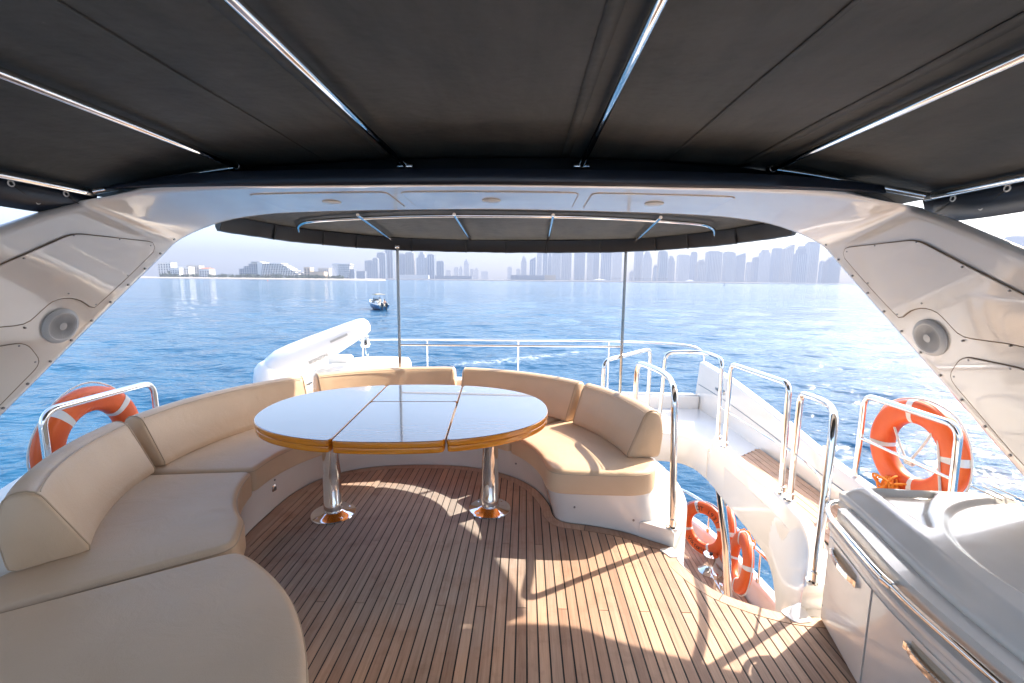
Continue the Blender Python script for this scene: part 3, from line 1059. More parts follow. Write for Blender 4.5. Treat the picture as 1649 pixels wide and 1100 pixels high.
def backrest(a0, a1, sq=0.0, R0=1.48, wb=0.235, zt=0.757, n=26, mid=0.0):
    """tapered back cushion swept along the seat ring"""
    base = [(0.0, 0.43), (wb, 0.43), (wb + 0.02, 0.62), (wb - 0.015, zt), (wb - 0.105, zt)]
    # rounded profile
    prof = round_poly(base, [0.03, 0.03, 0.06, 0.045, 0.05], 4)
    prof = resample(prof, 40, True)
    cx, cz = prof[:, 0].mean(), prof[:, 1].mean()
    A = list(np.linspace(a0, a1, n))
    V, F = [], []
    ends = [(0.0, .90), (0.006, .955), (0.016, .985), (0.03, 1.0)]
    L = abs(rad(a1 - a0)) * R0
    st = [(d / L, s) for d, s in ends] + [(t, 1.0) for t in np.linspace(0.06, 0.94, n)] + [(1 - d / L, s) for d, s in ends[::-1]]
    for t, s in st:
        a = rad(a0 + (a1 - a0) * t)
        Rb = R0 - sq * max(0, math.sin(a)) ** 2
        puff = 0.010 * math.sin(math.pi * t)
        for q in prof:
            u = cx + (q[0] - cx) * s
            z = cz + (q[1] - cz) * s
            if q[0] < cx: u -= puff * max(0, 1 - abs(z - cz) / .2)
            V.append((Rb * math.cos(a) + u * math.cos(a), Rb * math.sin(a) + u * math.sin(a), z))
    m = len(prof)
    for i in range(len(st) - 1):
        for k_ in range(m):
            l = (k_ + 1) % m
            F.append((i * m + k_, i * m + l, (i + 1) * m + l, (i + 1) * m + k_))
    F.append(tuple(range(m))); F.append(tuple(range((len(st) - 1) * m, len(st) * m)))
    o = mesh('back_cushion', V, F, 'vinyl', sofa, angle=60)
    pts = []
    for t in np.linspace(0.02, 0.98, 30):
        a = rad(a0 + (a1 - a0) * t)
        Rb = R0 - sq * max(0, math.sin(a)) ** 2 + wb - 0.118
        pts.append((Rb * math.cos(a), Rb * math.sin(a), zt - 0.0155))
    G().tube(pts, 0.0028, 6).build('seam', 'piping', o)
    for t0 in (0.016 / L, 1 - 0.016 / L):
        a = rad(a0 + (a1 - a0) * t0)
        Rb = R0 - sq * max(0, math.sin(a)) ** 2
        G().tube([((Rb + cx + (q[0] - cx) * .995) * math.cos(a), (Rb + cx + (q[0] - cx) * .995) * math.sin(a), cz + (q[1] - cz) * .995) for q in prof], 0.0036, 6, closed=True).build('piping', 'piping', o)
    return o
backrest(7, 38, 0.0)
backrest(40, 84, 0.02)
backrest(87, 133, 0.02)
backrest(136.5, 184.5, 0.0)
backrest(187, 222.5, 0.0, R0=1.475, wb=0.255)
# coaming behind the back cushions
ci = arc(1.735, 24, 219, 70, .0)
co = arc(1.90, 24, 219, 70, .0)
V, F = [], []
for i, (a, b) in enumerate(zip(ci, co)):
    zt = 0.60 * min(1.0, 0.55 + i * .07)
    b = (max(b[0], -2.46), b[1]); a = (max(a[0], -2.40), a[1])
    V += [(a[0], a[1], 0.0), (a[0], a[1], zt - .02), (a[0] * .9 + b[0] * .1, a[1] * .9 + b[1] * .1, zt), (b[0], b[1], zt), (b[0], b[1], -0.05)]
for i in range(69):
    for k_ in range(5):
        l = (k_ + 1) % 5
        F.append((i * 5 + k_, i * 5 + l, (i + 1) * 5 + l, (i + 1) * 5 + k_))
F.append(tuple(range(5))); F.append(tuple(range(69 * 5, 70 * 5)))
mesh('coaming', off(V), F, 'gelcoat', sofa, angle=50)
# small fittings on the plinth: latches and screws
def plinth_pt(i, t):
    a, b = BL[i], TLp[i]
    p = np.array([a[0] + (b[0] - a[0]) * t, a[1] + (b[1] - a[1]) * t, 0.27 * t])
    d = (SC - p[:2]); d /= max(np.linalg.norm(d), 1e-6)
    return p, d
def near_i(x_, y_):
    return int(np.argmin(np.linalg.norm(BL - np.array([x_, y_]), axis=1)))
for x_, y_ in ((-1.59, 2.98), (-0.62, 3.80)):
    p, d = plinth_pt(near_i(x_, y_), 0.62)
    a = math.atan2(d[1], d[0])
    g = G().box((p[0] - SC[0] + d[0] * .003, p[1] - SC[1] + d[1] * .003, p[2]), (0.008, 0.042, 0.042), a, .004)
    o = g.build('latch', 'chrome', sofa)
    G().box((p[0] - SC[0] + d[0] * .009, p[1] - SC[1] + d[1] * .009, p[2] - .002), (0.004, 0.022, 0.022), a, .002).build('latch_ring', 'steel_dark', o)
for x_, y_, t in ((-1.59, 2.98, .85), (0.15, 3.52, .6), (0.52, 2.88, .5), (0.85, 2.77, .35)):
    i = near_i(x_, y_)
    p, d = plinth_pt(i, t)
    if y_ < 2.95 and x_ > .4: d = np.array([-.2, -.98])
    o = G().lathe([(0.007, -0.002), (0.007, 0.003), (0.0, 0.004)], (0, 0, 0), 10, 'x').build('screw', 'steel_dark', sofa)
    o.location = (p[0] - SC[0] + d[0] * .002, p[1] - SC[1] + d[1] * .002, p[2])
    o.rotation_euler = (0, 0, math.atan2(d[1], d[0]))

# ------------------------------------------------------------------ table
TC = (-0.665, 3.10)
tb = empty('dining_table', 'oval varnished table with glossy top on two chrome pedestals inside the sofa', 'table', (TC[0], TC[1], 0))
tb.rotation_euler = (0, 0, rad(3.6))
TA, TBh, EXP = 0.985, 0.70, 2.25
def oval_y(x_):
    return TBh * max(0.0, 1 - abs(x_ / TA) ** EXP) ** (1 / EXP)
def leaf_poly(x0, x1, y0=-9, y1=9, n=40):
    xs = np.linspace(x0, x1, n)
    if x0 <= -TA + 1e-6 or x1 >= TA - 1e-6:
        t = np.linspace(0, 1, n)
        xs = x0 + (x1 - x0) * (t ** 2 if x0 <= -TA + 1e-6 else 1 - (1 - t) ** 2)
    lo = [(x_, max(-oval_y(x_), y0)) for x_ in xs]
    hi = [(x_, min(oval_y(x_), y1)) for x_ in xs[::-1]]
    P = lo + hi
    Q = [P[0]]
    for p in P[1:]:
        if math.hypot(p[0] - Q[-1][0], p[1] - Q[-1][1]) > 0.004: Q.append(p)
    return round_poly(resample(Q, 160, True).tolist(), 0.0) if False else Q
XL, XR = -0.305, 0.335
leaves = [(-TA, XL - .004, -9, 9), (XL + .004, XR - .004, -9, 0.148), (XL + .004, XR - .004, 0.151, 9), (XR + .004, TA, -9, 9)]
for i, (x0, x1, y0, y1) in enumerate(leaves):
    P = leaf_poly(x0, x1, y0, y1)
    if area2(P) < 0: P = P[::-1]
    # soften the leaf corners
    P = resample(P, 170, True)
    for _ in range(4): P = (np.roll(P, 1, 0) + 2 * P + np.roll(P, -1, 0)) / 4
    V, F = prism(P, 0.684, 0.717, r=0.004, rb=0.004, steps=3)
    o = mesh('table_leaf', V, F, 'varnished_edge', tb, angle=22)
    V, F = prism(inset(P, 0.0045), 0.716, 0.7195, r=0.0012, steps=2)
    mesh('lacquer_top', V, F, 'table_lacquer', o, angle=22)
    V, F = prism(inset(P, 0.002), 0.646, 0.6815, r=0.004, rb=0.006, steps=3)
    mesh('lower_leaf', V, F, 'varnished_edge', o, angle=22)
cR = Matrix.Rotation(-rad(3.6), 2)
for wx, wy in ((-1.155, 2.925), (-0.08, 3.045)):
    l = cR @ Vector((wx - TC[0], wy - TC[1]))
    g = G().lathe([(0.054, 0.60), (0.054, 0.645), (0.0, 0.646)], (l.x, l.y, 0), 40)
    ped = G().lathe([(0.062, 0.03), (0.062, 0.10), (0.0605, 0.102), (0.058, 0.30), (0.053, 0.62), (0.053, 0.648)], (l.x, l.y, 0), 48).build('pedestal', 'chrome', tb)
    G().lathe([(0.148, 0.001), (0.150, 0.006), (0.146, 0.012), (0.09, 0.018), (0.066, 0.030), (0.066, 0.034), (0.0, 0.036)], (l.x, l.y, 0), 56).build('foot_disc', 'chrome', ped)
    for q in range(4):
        a = rad(45 + 90 * q)
        G().lathe([(0.010, 0.012), (0.010, 0.0165), (0.0, 0.018)], (l.x + .118 * math.cos(a), l.y + .118 * math.sin(a), 0), 10).build('bolt', 'chrome', ped)
# hinges on the gap between the leaves
for x_, y_ in ((XR - .022, 0.46), (XR + .022, 0.46)):
    G().lathe([(0.012, 0.7196), (0.012, 0.7206), (0.0, 0.721)], (x_, y_, 0), 14).build('hinge_pin', 'chrome', tb)

# ------------------------------------------------------------------ radar arch
AY, AZ = 2.6, 1.6
arch = empty('radar_arch', 'white glossy arch spanning the deck with speakers in its legs', 'arch', (-0.07, AY, 0))
def leg_x(z):
    """the legs splay outwards towards the deck"""
    return 2.2 + 0.27 * 0.12 * math.log1p(math.exp(min(30, (1.85 - z) / 0.12)))
leg = [((1.05, -0.25), (0.20, 0.93)), ((1.50, 0.20), (0.85, 1.22)), ((2.105, 0.80), (1.60, 1.56)), ((2.555, 1.25), (2.06, 1.785)), ((2.865, 1.55), (2.31, 1.91)), ((3.08, 1.75), (2.45, 1.972)), ((3.20, 1.855), (2.53, 2.012))]
half = [((leg_x(a_[1]), a_[0], a_[1]), (leg_x(b_[1]), b_[0], b_[1])) for a_, b_ in leg]   # aft edge, front edge of the inner face
half += [((2.14, 3.26, 1.925), (2.09, 2.57, 2.043)), ((2.04, 3.29, 1.972), (1.96, 2.59, 2.068)),
    ((1.92, 3.30, 2.010), (1.80, 2.60, 2.088)), ((1.75, 3.30, 2.040), (1.62, 2.60, 2.10)), ((1.5, 3.30, 2.066), (1.4, 2.60, 2.110)), ((1.1, 3.30, 2.083), (1.05, 2.60, 2.118)),
    ((0.55, 3.30, 2.096), (0.52, 2.60, 2.126))]
ctr = ((0, 3.30, 2.102), (0, 2.60, 2.13))
stn = half + [ctr] + [(((-a[0], a[1], a[2])), ((-b[0], b[1], b[2]))) for a, b in half[::-1]]
A_ = np.array(catmull([s_[0] for s_ in stn], 4)); B_ = np.array(catmull([s_[1] for s_ in stn], 4))
V, F = [], []
n = None
for a, b in zip(A_, B_):
    w = abs(a[0])
    t = np.clip((2.2 - w) / 0.55, 0, 1); t = t * t * (3 - 2 * t)
    outv = np.array([np.sign(a[0]) * (1 - t), 0, 0]) + np.array([0, 0, 1.0]) * (t + .0)
    outv /= np.linalg.norm(outv)
    fw = (b - a) / np.linalg.norm(b - a)
    r = 0.03
    prof = [a + fw * r * .3 + outv * .012, a + fw * r]
    for u in np.linspace(0.08, 0.94, 8): prof.append(a + (b - a) * u)
    prof += [b - fw * 0.02, b + fw * 0.008 + outv * 0.003, b + fw * 0.024 + outv * 0.014, b + fw * 0.032 + outv * 0.034, b + fw * 0.026 + outv * 0.054, b + fw * 0.005 + outv * 0.070,
             b - fw * 0.08 + outv * 0.085, a + fw * 0.12 + outv * 0.085, a + fw * 0.01 + outv * 0.07, a + outv * 0.03]
    n = len(prof)
    V += [(p[0], p[1] - AY, p[2]) for p in prof]
for i in range(len(A_) - 1):
    for k_ in range(n):
        l = (k_ + 1) % n
        F.append((i * n + k_, i * n + l, (i + 1) * n + l, (i + 1) * n + k_))
F.append(tuple(range(n))); F.append(tuple(range((len(A_) - 1) * n, len(A_) * n)))
mesh('shell', V, F, 'gelcoat', arch, angle=55)

def side_plate(sx, pts, rr, name='access_panel'):
    """thin plate on the inner face of an arch leg, outline in (y, z)"""
    P = resample(round_poly(pts, rr), 110, True)
    if area2(P) < 0: P = P[::-1]
    rings = [(0.0, 0.0005), (0.0, 0.0035), (0.002, 0.005)]
    V, F = [], []
    m = len(P)
    for d, h in rings:
        Q = inset(P, d) if d else P
        V += [(sx * (leg_x(q[1]) - h), q[0] - AY, q[1]) for q in Q]
    for k_ in range(len(rings) - 1):
        for i in range(m):
            j = (i + 1) % m
            F.append((k_ * m + i, k_ * m + j, (k_ + 1) * m + j, (k_ + 1) * m + i))
    F.append(tuple(range((len(rings) - 1) * m, len(rings) * m)))
    o = mesh(name, V, F, 'gelcoat', arch, angle=30)
    Q = inset(P, -0.003)
    G().tube([(sx * (leg_x(q[1]) - .0008), q[0] - AY, q[1]) for q in Q], 0.0024, 5, closed=True).build('seam', 'groove', o)
    return o
pan1 = [(2.99, 1.79), (2.975, 1.838), (2.44, 1.842), (1.95, 1.58), (1.35, 1.28), (1.35, 1.22), (1.968, 1.367), (2.247, 1.368), (2.305, 1.432), (2.36, 1.485), (2.44, 1.50), (2.52, 1.48), (2.598, 1.424), (2.782, 1.592)]
rr1 = [0.02, .03, .06, 0, .03, .03, .08, .05, .03, .03, .03, .03, .025, 0]
pan2 = [(2.254, 1.271), (1.978, 1.262), (1.55, 1.14), (1.45, 0.85), (1.70, .52), (2.07, 0.86), (2.345, 1.15)]
rr2 = [.05, .05, .05, .05, .05, 0, .05]
for sx in (1, -1):
    side_plate(sx, pan1, rr1)
    side_plate(sx, pan2, rr2)
    # speaker
    yc, zc = 2.42, 1.343
    sp = G().lathe([(0.098, 0.0), (0.099, -0.006), (0.094, -0.014), (0.078, -0.020), (0.072, -0.016)], (0, 0, 0), 44, 'x')
    sp = sp.build('speaker', 'speaker_white', arch)
    sp.location = (sx * leg_x(zc), yc - AY, zc)
    sp.rotation_euler = (0, rad(-15), math.pi if sx < 0 else 0)
    G().lathe([(0.073, -0.010), (0.05, -0.014), (0.0, -0.0155)], (0, 0, 0), 40, 'x').build('speaker_backing', 'speaker_hole', sp)
    gr = G()
    for rg_ in np.linspace(0.022, 0.070, 12):
        gr.tube([(-0.0155 - .002 * (1 - rg_ / .07), rg_ * math.cos(a), rg_ * math.sin(a)) for a in np.linspace(0, 2 * math.pi, 33)[:-1]], 0.0013, 5, closed=True)
    for a in np.linspace(0, 2 * math.pi, 37)[:-1]:
        gr.tube([(-0.0165, .02 * math.cos(a), .02 * math.sin(a)), (-0.0155, .072 * math.cos(a), .072 * math.sin(a))], 0.0009, 4)
    gr.build('speaker_grille', 'grey_plastic', sp)
    G().lathe([(0.022, -0.014), (0.021, -0.020), (0.0, -0.0225)], (0, 0, 0), 24, 'x').build('speaker_cap', 'speaker_white', sp)
    # screws along the aft edge and round the panels
    sc_pts = []
    for t in np.linspace(0, 1, 13):
        z_ = 0.62 + t * 1.24
        sc_pts.append((float(np.interp(z_, [q[0][1] for q in leg], [q[0][0] for q in leg])) - 0.05, z_ + .012, 0.0068))
    for q in ((2.95, 1.815), (2.72, 1.835), (2.44, 1.832), (2.2, 1.70), (2.0, 1.595), (2.80, 1.622), (2.61, 1.45), (2.44, 1.52), (2.24, 1.35), (2.02, 1.358), (2.22, 1.26), (2.31, 1.16), (2.03, 1.255)):
        sc_pts.append((q[0], q[1], 0.0048))
    for y_, z_, r_ in sc_pts:
        s_ = G().lathe([(r_, 0.004), (r_, -0.0065), (r_ * .6, -0.0075), (0, -0.0070)], (0, 0, 0), 10, 'x').build('screw', 'steel_dark', arch)
        s_.location = (sx * leg_x(z_), y_ - AY, z_)
        s_.rotation_euler = (0, rad(-15 if z_ < 1.75 else -6), math.pi if sx < 0 else 0)
# light panels under the cross bar
def bar_z(x_, y_):
    za = np.interp(abs(x_), [p[0][0] for p in [ctr] + half[::-1]][:6], [p[0][2] for p in [ctr] + half[::-1]][:6])
    zb = np.interp(abs(x_), [p[1][0] for p in [ctr] + half[::-1]][:6], [p[1][2] for p in [ctr] + half[::-1]][:6])
    return za + (zb - za) * (3.30 - y_) / 0.7
for x0, x1 in ((-1.42, -0.60), (-0.52, 0.52), (0.60, 1.42)):
    P = resample(round_poly([(x0, 2.72), (x1, 2.72), (x1, 3.17), (x0, 3.17)], 0.05), 80, True)
    V, F = [], []
    for d, h in ((0, 0.001), (0, 0.004), (0.003, 0.006)):
        Q = inset(P, d) if d else P
        V += [(q[0], q[1] - AY, bar_z(q[0], q[1]) - h) for q in Q]
    m = 80
    for k_ in range(2):
        for i in range(m):
            j = (i + 1) % m
            F.append((k_ * m + i, k_ * m + j, (k_ + 1) * m + j, (k_ + 1) * m + i))
    F.append(tuple(range(2 * m, 3 * m)))
    o = mesh('ceiling_panel', V, F, 'gelcoat', arch, angle=30)
    Q = inset(P, -0.004)
    G().tube([(q[0], q[1] - AY, bar_z(q[0], q[1]) - .0002) for q in Q], 0.0022, 5, closed=True).build('seam', 'beige_wall', o)
    xc = (x0 + x1) / 2
    l = G().lathe([(0.058, 0.0), (0.058, -0.006), (0.052, -0.010), (0.0, -0.011)], (0, 0, 0), 32).build('downlight', 'lamp_cover', arch)
    l.location = (xc, 2.93 - AY, bar_z(xc, 2.93) - .004)

# ------------------------------------------------------------------ front canopy
FX = [0, .3, .6, .9, 1.2, 1.5, 1.72, 1.9, 2.05, 2.17, 2.26, 2.30]
FZ = [2.365, 2.363, 2.355, 2.345, 2.33, 2.305, 2.275, 2.24, 2.20, 2.155, 2.105, 2.07]
def fz(x_): return float(np.interp(abs(x_), FX, FZ))
cf = empty('front_canopy', 'dark grey canvas canopy overhead stretched on steel tubes', 'canopy', (0, 1.0, 2.3))
xs = np.linspace(-2.30, 2.30, 93); ys = np.linspace(-1.6, 2.94, 60)
tubes_x = [-2.25, -1.54, -0.60, 0.48, 1.54, 2.25]
V, F = [], []
for y_ in ys:
    for x_ in xs:
        dt = min(abs(x_ - t) for t in tubes_x)
        sag = 0.010 * min(1, dt / .35) * (0.6 + .4 * math.sin(1.3 * y_ + x_))
        z = fz(x_) - sag + 0.0035 * math.sin(9 * x_ + 2.3 * y_) * math.sin(4.2 * y_ + x_)
        V.append((x_, y_ - 1.0, z - 2.3))
nx = len(xs)
for i in range(len(ys) - 1):
    for j in range(nx - 1):
        F.append((i * nx + j, i * nx + j + 1, (i + 1) * nx + j + 1, (i + 1) * nx + j))
fab = mesh('fabric', V, F, 'canvas', cf)
sol = fab.modifiers.new('thick', 'SOLIDIFY'); sol.thickness = 0.004; sol.offset = 1
# sewn seams: narrow overlapped strips of cloth beside each tube and mid-panel
for xs_, w_ in ((-1.08, .012), (-0.68, .05), (0.38, .05), (0.98, .018), (1.43, .05)):
    V, F = [], []
    for y_ in np.linspace(-1.5, 2.89, 40):
        for q in (-w_ / 2, w_ / 2):
            x_ = xs_ + q
            dt = min(abs(x_ - t) for t in tubes_x)
            z = fz(x_) - 0.010 * min(1, dt / .35) * (0.6 + .4 * math.sin(1.3 * y_ + x_)) + 0.0035 * math.sin(9 * x_ + 2.3 * y_) * math.sin(4.2 * y_ + x_)
            V.append((x_, y_ - 1.0, z - 2.3 - 0.0035))
    for i in range(39): F.append((2 * i, 2 * i + 1, 2 * i + 3, 2 * i + 2))
    o = mesh('seam_strip', V, F, 'canvas', fab)
    m_ = o.modifiers.new('thick', 'SOLIDIFY'); m_.thickness = 0.0025; m_.offset = 0
# aft hem: rolled black cloth hanging from the edge
V, F = [], []
hx = np.linspace(-2.30, 2.30, 70)
hp = [(2.925, 0.004), (2.98, 0.0), (3.01, -0.03), (3.015, -0.09), (3.0, -0.15), (2.975, -0.155), (2.968, -0.10), (2.955, -0.03)]
for x_ in hx:
    wob = 0.004 * math.sin(11 * x_)
    sh = 1 - 0.35 * (abs(x_) / 2.3) ** 4
    V += [(x_ * (1 - .0 * k_), y_ - 1.0 - 0.35 * max(0, abs(x_) - 1.7) ** 1.6 + wob * .5, fz(x_) + z_ * sh - 2.3 + wob) for k_, (y_, z_) in enumerate(hp)]
m = len(hp)
for i in range(len(hx) - 1):
    for k_ in range(m):
        l = (k_ + 1) % m
        F.append((i * m + k_, i * m + l, (i + 1) * m + l, (i + 1) * m + k_))
F.append(tuple(range(m))); F.append(tuple(range((len(hx) - 1) * m, len(hx) * m)))
mesh('aft_hem', V, F, 'canvas_hem', cf)
V, F = [], []
hx2 = np.linspace(-2.17, 2.03, 60)
for x_ in hx2:
    zb = float(np.interp(abs(x_ + .07), [0, .52, 1.05, 1.4, 1.62, 1.8, 1.96, 2.09, 2.2], [2.13, 2.126, 2.118, 2.11, 2.10, 2.088, 2.068, 2.043, 2.01]))
    yb = float(np.interp(abs(x_ + .07), [1.8, 1.96, 2.09, 2.17], [0, -.01, -.03, -.07]))
    wob = .003 * math.sin(9 * x_) + .002 * math.sin(23 * x_)
    t_ = min(1.0, abs(x_ + .07) / 2.10)
    k4 = 1 - .75 * t_ ** 5
    zc = min(zb + .10, fz(x_) - .09 + .05 * t_ ** 6)
    rows = [(2.972 - .35 * max(0, abs(x_) - 1.7) ** 1.6, zc + .004), (2.85 + yb, zc + wob), (2.70 + yb, zc - .004 + wob), (2.575 + yb, min(zb + .088, zc - .006)), (2.556 + yb, zb + .058), (2.556 + yb, zb + .058 - .036 * k4), (2.570 + yb, zb + .058 - .056 * k4)]
    V += [(x_, y_ - 1.0, z_ - 2.3) for y_, z_ in rows]
for i in range(59):
    for k_ in range(6): F.append((i * 7 + k_, i * 7 + k_ + 1, (i + 1) * 7 + k_ + 1, (i + 1) * 7 + k_))
o = mesh('nose_shade_strip', V, F, 'navy_flap', cf)  # added navy strip standing in for shade and dark reflection on the arch nose
m_ = o.modifiers.new('thick', 'SOLIDIFY'); m_.thickness = 0.003
for x_, yend in zip(tubes_x, (2.52, 2.74, 2.90, 2.90, 2.75, 2.52)):
    zt = fz(x_) - 0.040
    t = G().tube([(x_, -1.6 - 1.0, zt - 2.3), (x_, yend - 1.0, zt - 2.3)], 0.0185, 14).build('tube', 'chrome', cf)
    if abs(x_) < 1:
        G().box((x_, yend - 1.0 + .002, zt - 2.3 - .010), (0.10, 0.035, 0.032), bev=.004).build('clamp', 'chrome', t)
    else:
        G().tube([(x_, yend - 1.03, zt - 2.3), (x_, yend - 0.985, zt - 2.3)], 0.021, 12).build('clamp', 'steel_dark', t)
for sx in (-1, 1):   # aft bow showing at the corners
    bp = [(sx * 2.25, 2.52, fz(2.25) - .038), (sx * 2.14, 2.61, fz(2.14) - .045), (sx * 2.0, 2.68, fz(2.0) - .047), (sx * 1.86, 2.715, fz(1.86) - .045), (sx * 1.70, 2.735, fz(1.70) - .043), (sx * 1.54, 2.745, fz(1.54) - .04)]
    G().tube([(p[0], p[1] - 1.0, p[2] - 2.3) for p in catmull(bp, 6)], 0.0175, 14).build('corner_bow', 'chrome', cf)
    # navy side flap with eyelets and lacing
    V, F = [], []
    for y_ in np.linspace(-1.6, 2.60, 60):
        w = 0.006 * math.sin(5 * y_) + .004 * math.sin(13 * y_)
        V += [(sx * 2.285, y_ - 1.0, 2.075 - 2.3), (sx * (2.305 + w), y_ - 1.0, 2.01 - 2.3), (sx * (2.33 + w), y_ - 1.0, 1.94 - 2.3 + w * .6)]
    for i in range(59):
        for k_ in range(2):
            F.append((i * 3 + k_, i * 3 + k_ + 1, (i + 1) * 3 + k_ + 1, (i + 1) * 3 + k_))
    fl = mesh('side_flap', V, F, 'navy_flap', cf)
    m_ = fl.modifiers.new('thick', 'SOLIDIFY'); m_.thickness = 0.004
    for i, y_ in enumerate(np.arange(0.6, 2.5, 0.13)):
        for zz, xx in (((2.045, 2.289) if i % 2 == 0 else (1.985, 2.310)),):
            e_ = G().tube([(0, .013 * math.cos(a), .013 * math.sin(a)) for a in np.linspace(0, 2 * math.pi, 17)[:-1]], 0.0035, 6, closed=True).build('eyelet', 'buoy_band', fl)
            e_.location = (sx * (xx - .004), y_ - 1.0, zz - 2.3)
        if i % 2 == 0:
            G().tube([(sx * 2.284, y_ - 1.0, 2.045 - 2.3), (sx * 2.295, y_ + .065 - 1.0, 2.01 - 2.3), (sx * 2.303, y_ + .13 - 1.0, 1.985 - 2.3)], 0.003, 6).build('lacing', 'ink', fl)

# ------------------------------------------------------------------ rear canopy with its posts
cr = empty('rear_canopy', 'dark canvas canopy aft of the arch held up by two slim steel posts', 'canopy', (-0.03, 4.4, 2.0))
RCO = np.array(catmull([(2.10, 3.20), (2.07, 3.33), (1.95, 3.62), (1.69, 4.02), (1.17, 4.44), (0.6, 4.60), (0.0, 4.65)], 8))
def half_w(y_):
    return np.interp(y_, RCO[:, 1], RCO[:, 0])
def rc_z(x_, y_):
    return 2.125 - 0.085 * (y_ - 3.2) - 0.05 * abs(x_ / 2.12) ** 2.6
ys = np.concatenate([np.linspace(3.335, 4.0, 14), 4.0 + .65 * np.sin(np.linspace(0, 1, 28)[1:] * math.pi / 2)])
V, F = [], []
nx = 61
for y_ in ys:
    w = half_w(y_)
    for j in range(nx):
        x_ = w * (j / (nx - 1) * 2 - 1)
        z = rc_z(x_, y_) - .004 * math.sin(3 * x_) * math.sin(4 * y_)
        V.append((x_, y_ - 4.4, z - 2.0))
for i in range(len(ys) - 1):
    for j in range(nx - 1):
        F.append((i * nx + j, i * nx + j + 1, (i + 1) * nx + j + 1, (i + 1) * nx + j))
fab = mesh('fabric', V, F, 'canvas', cr)
sol = fab.modifiers.new('thick', 'SOLIDIFY'); sol.thickness = 0.004; sol.offset = 1
V, F = [], []
fx_ = np.linspace(-1.9, 1.9, 40)
for x_ in fx_:
    za = float(np.interp(abs(x_), [0, .55, 1.1, 1.5, 1.75, 1.92], [2.102, 2.096, 2.083, 2.066, 2.04, 2.01]))
    V += [(x_, 3.36 - 4.4, rc_z(x_, 3.36) + .004 - 2.0), (x_, 3.33 - 4.4, rc_z(x_, 3.33) + .03 - 2.0), (x_, 3.27 - 4.4, za + .10 - 2.0)]
for i in range(39):
    for k_ in range(2): F.append((i * 3 + k_, i * 3 + k_ + 1, (i + 1) * 3 + k_ + 1, (i + 1) * 3 + k_))
o = mesh('front_flap', V, F, 'canvas', cr)
m_ = o.modifiers.new('thick', 'SOLIDIFY'); m_.thickness = 0.004
# hem: padded roll of cloth following the rounded outline
yy = np.concatenate([np.linspace(3.335, 4.0, 24), 4.0 + .65 * np.sin(np.linspace(0, 1, 40)[1:] * math.pi / 2)])
outl = [(half_w(y_), y_) for y_ in yy] + [(-half_w(y_), y_) for y_ in yy[::-1]]
outl = resample(outl, 160)
V, F = [], []
prof = [(-0.05, 0.0), (-0.02, 0.012), (0.012, 0.008), (0.022, -0.02), (0.012, -0.036), (0.024, -0.055), (0.026, -0.085), (0.008, -0.115), (-0.02, -0.11), (-0.035, -0.07), (-0.045, -0.03)]
m = len(prof)
T = np.gradient(outl, axis=0); T /= np.linalg.norm(T, axis=1)[:, None]
for i, (p, t) in enumerate(zip(outl, T)):
    nn = np.array([t[1], -t[0]])
    wob = 0.0012 * math.sin(i * 1.3) + 0.0015 * math.sin(i * .41)
    for o_, z_ in prof:
        zb = rc_z(p[0], p[1]) - .002
        V.append((p[0] + nn[0] * (o_ + wob * .4), p[1] + nn[1] * (o_ + wob * .4) - 4.4, zb + z_ * (1 + wob * 6) - 2.0))
for i in range(len(outl) - 1):
    for k_ in range(m):
        l = (k_ + 1) % m
        F.append((i * m + k_, i * m + l, (i + 1) * m + l, (i + 1) * m + k_))
F.append(tuple(range(m))); F.append(tuple(range((len(outl) - 1) * m, len(outl) * m)))
mesh('hem', V, F, 'canvas_hem', cr)
for i in (14, 27, 36, 52, 68, 80, 92, 108, 124, 133, 146):
    p, t = outl[i], T[i]
    nn = np.array([t[1], -t[0]])
    zb = rc_z(p[0], p[1])
    q = p - nn * 0.052
    G().tube([(q[0], q[1] - 4.4, zb - 2.005), (q[0] + nn[0] * .008, q[1] + nn[1] * .008 - 4.4, zb - 2.08), (q[0] + nn[0] * .03, q[1] + nn[1] * .03 - 4.4, zb - 2.12)], 0.007, 6).build('tie', 'ink', cr)
for x_ in (-1.09, -0.355, 0.39, 1.19):
    G().tube([(x_ * .95, 3.34 - 4.4, rc_z(x_, 3.34) - .035 - 2.0), (x_, (4.47 if abs(x_) < .5 else 4.36) - 4.4, rc_z(x_, 4.42) - .03 - 2.0)], 0.0125, 12).build('tube', 'chrome', cr)
bowp = catmull([(-1.70, 3.80, rc_z(1.7, 3.8) - .05), (-1.6, 3.62, rc_z(1.6, 3.62) - .035), (-1.4, 3.52, rc_z(1.4, 3.52) - .03), (-0.7, 3.42, rc_z(.7, 3.42) - .03), (0, 3.4, rc_z(0, 3.4) - .03), (0.7, 3.42, rc_z(.7, 3.42) - .03), (1.4, 3.52, rc_z(1.4, 3.52) - .03), (1.6, 3.62, rc_z(1.6, 3.62) - .035), (1.70, 3.80, rc_z(1.7, 3.8) - .05)], 6)
G().tube([(p[0], p[1] - 4.4, p[2] - 2.0) for p in bowp], 0.0135, 12).build('bow', 'chrome', cr)
for x_ in (-1.067, 1.137):
    p_ = G().tube([(x_, 4.46 - 4.4, 0.0 - 2.0), (x_, 4.46 - 4.4, 1.93 - 2.0)], 0.0145, 14).build('post', 'steel_mid', cr)
    G().box((x_, 4.46 - 4.4, 1.925 - 2.0), (0.045, 0.04, 0.03), bev=.006).build('bracket', 'chrome', p_)
    G().lathe([(0.04, 0), (0.04, .01), (.022, .04), (.022, .06)], (x_, .06, -2.0), 16).build('post_foot', 'chrome', p_)
G().tube([(-1.067, 0.06, 0.965 - 2.0), (1.137, 0.06, 0.978 - 2.0)], 0.0105, 12).build('cross_rail', 'chrome', cr)

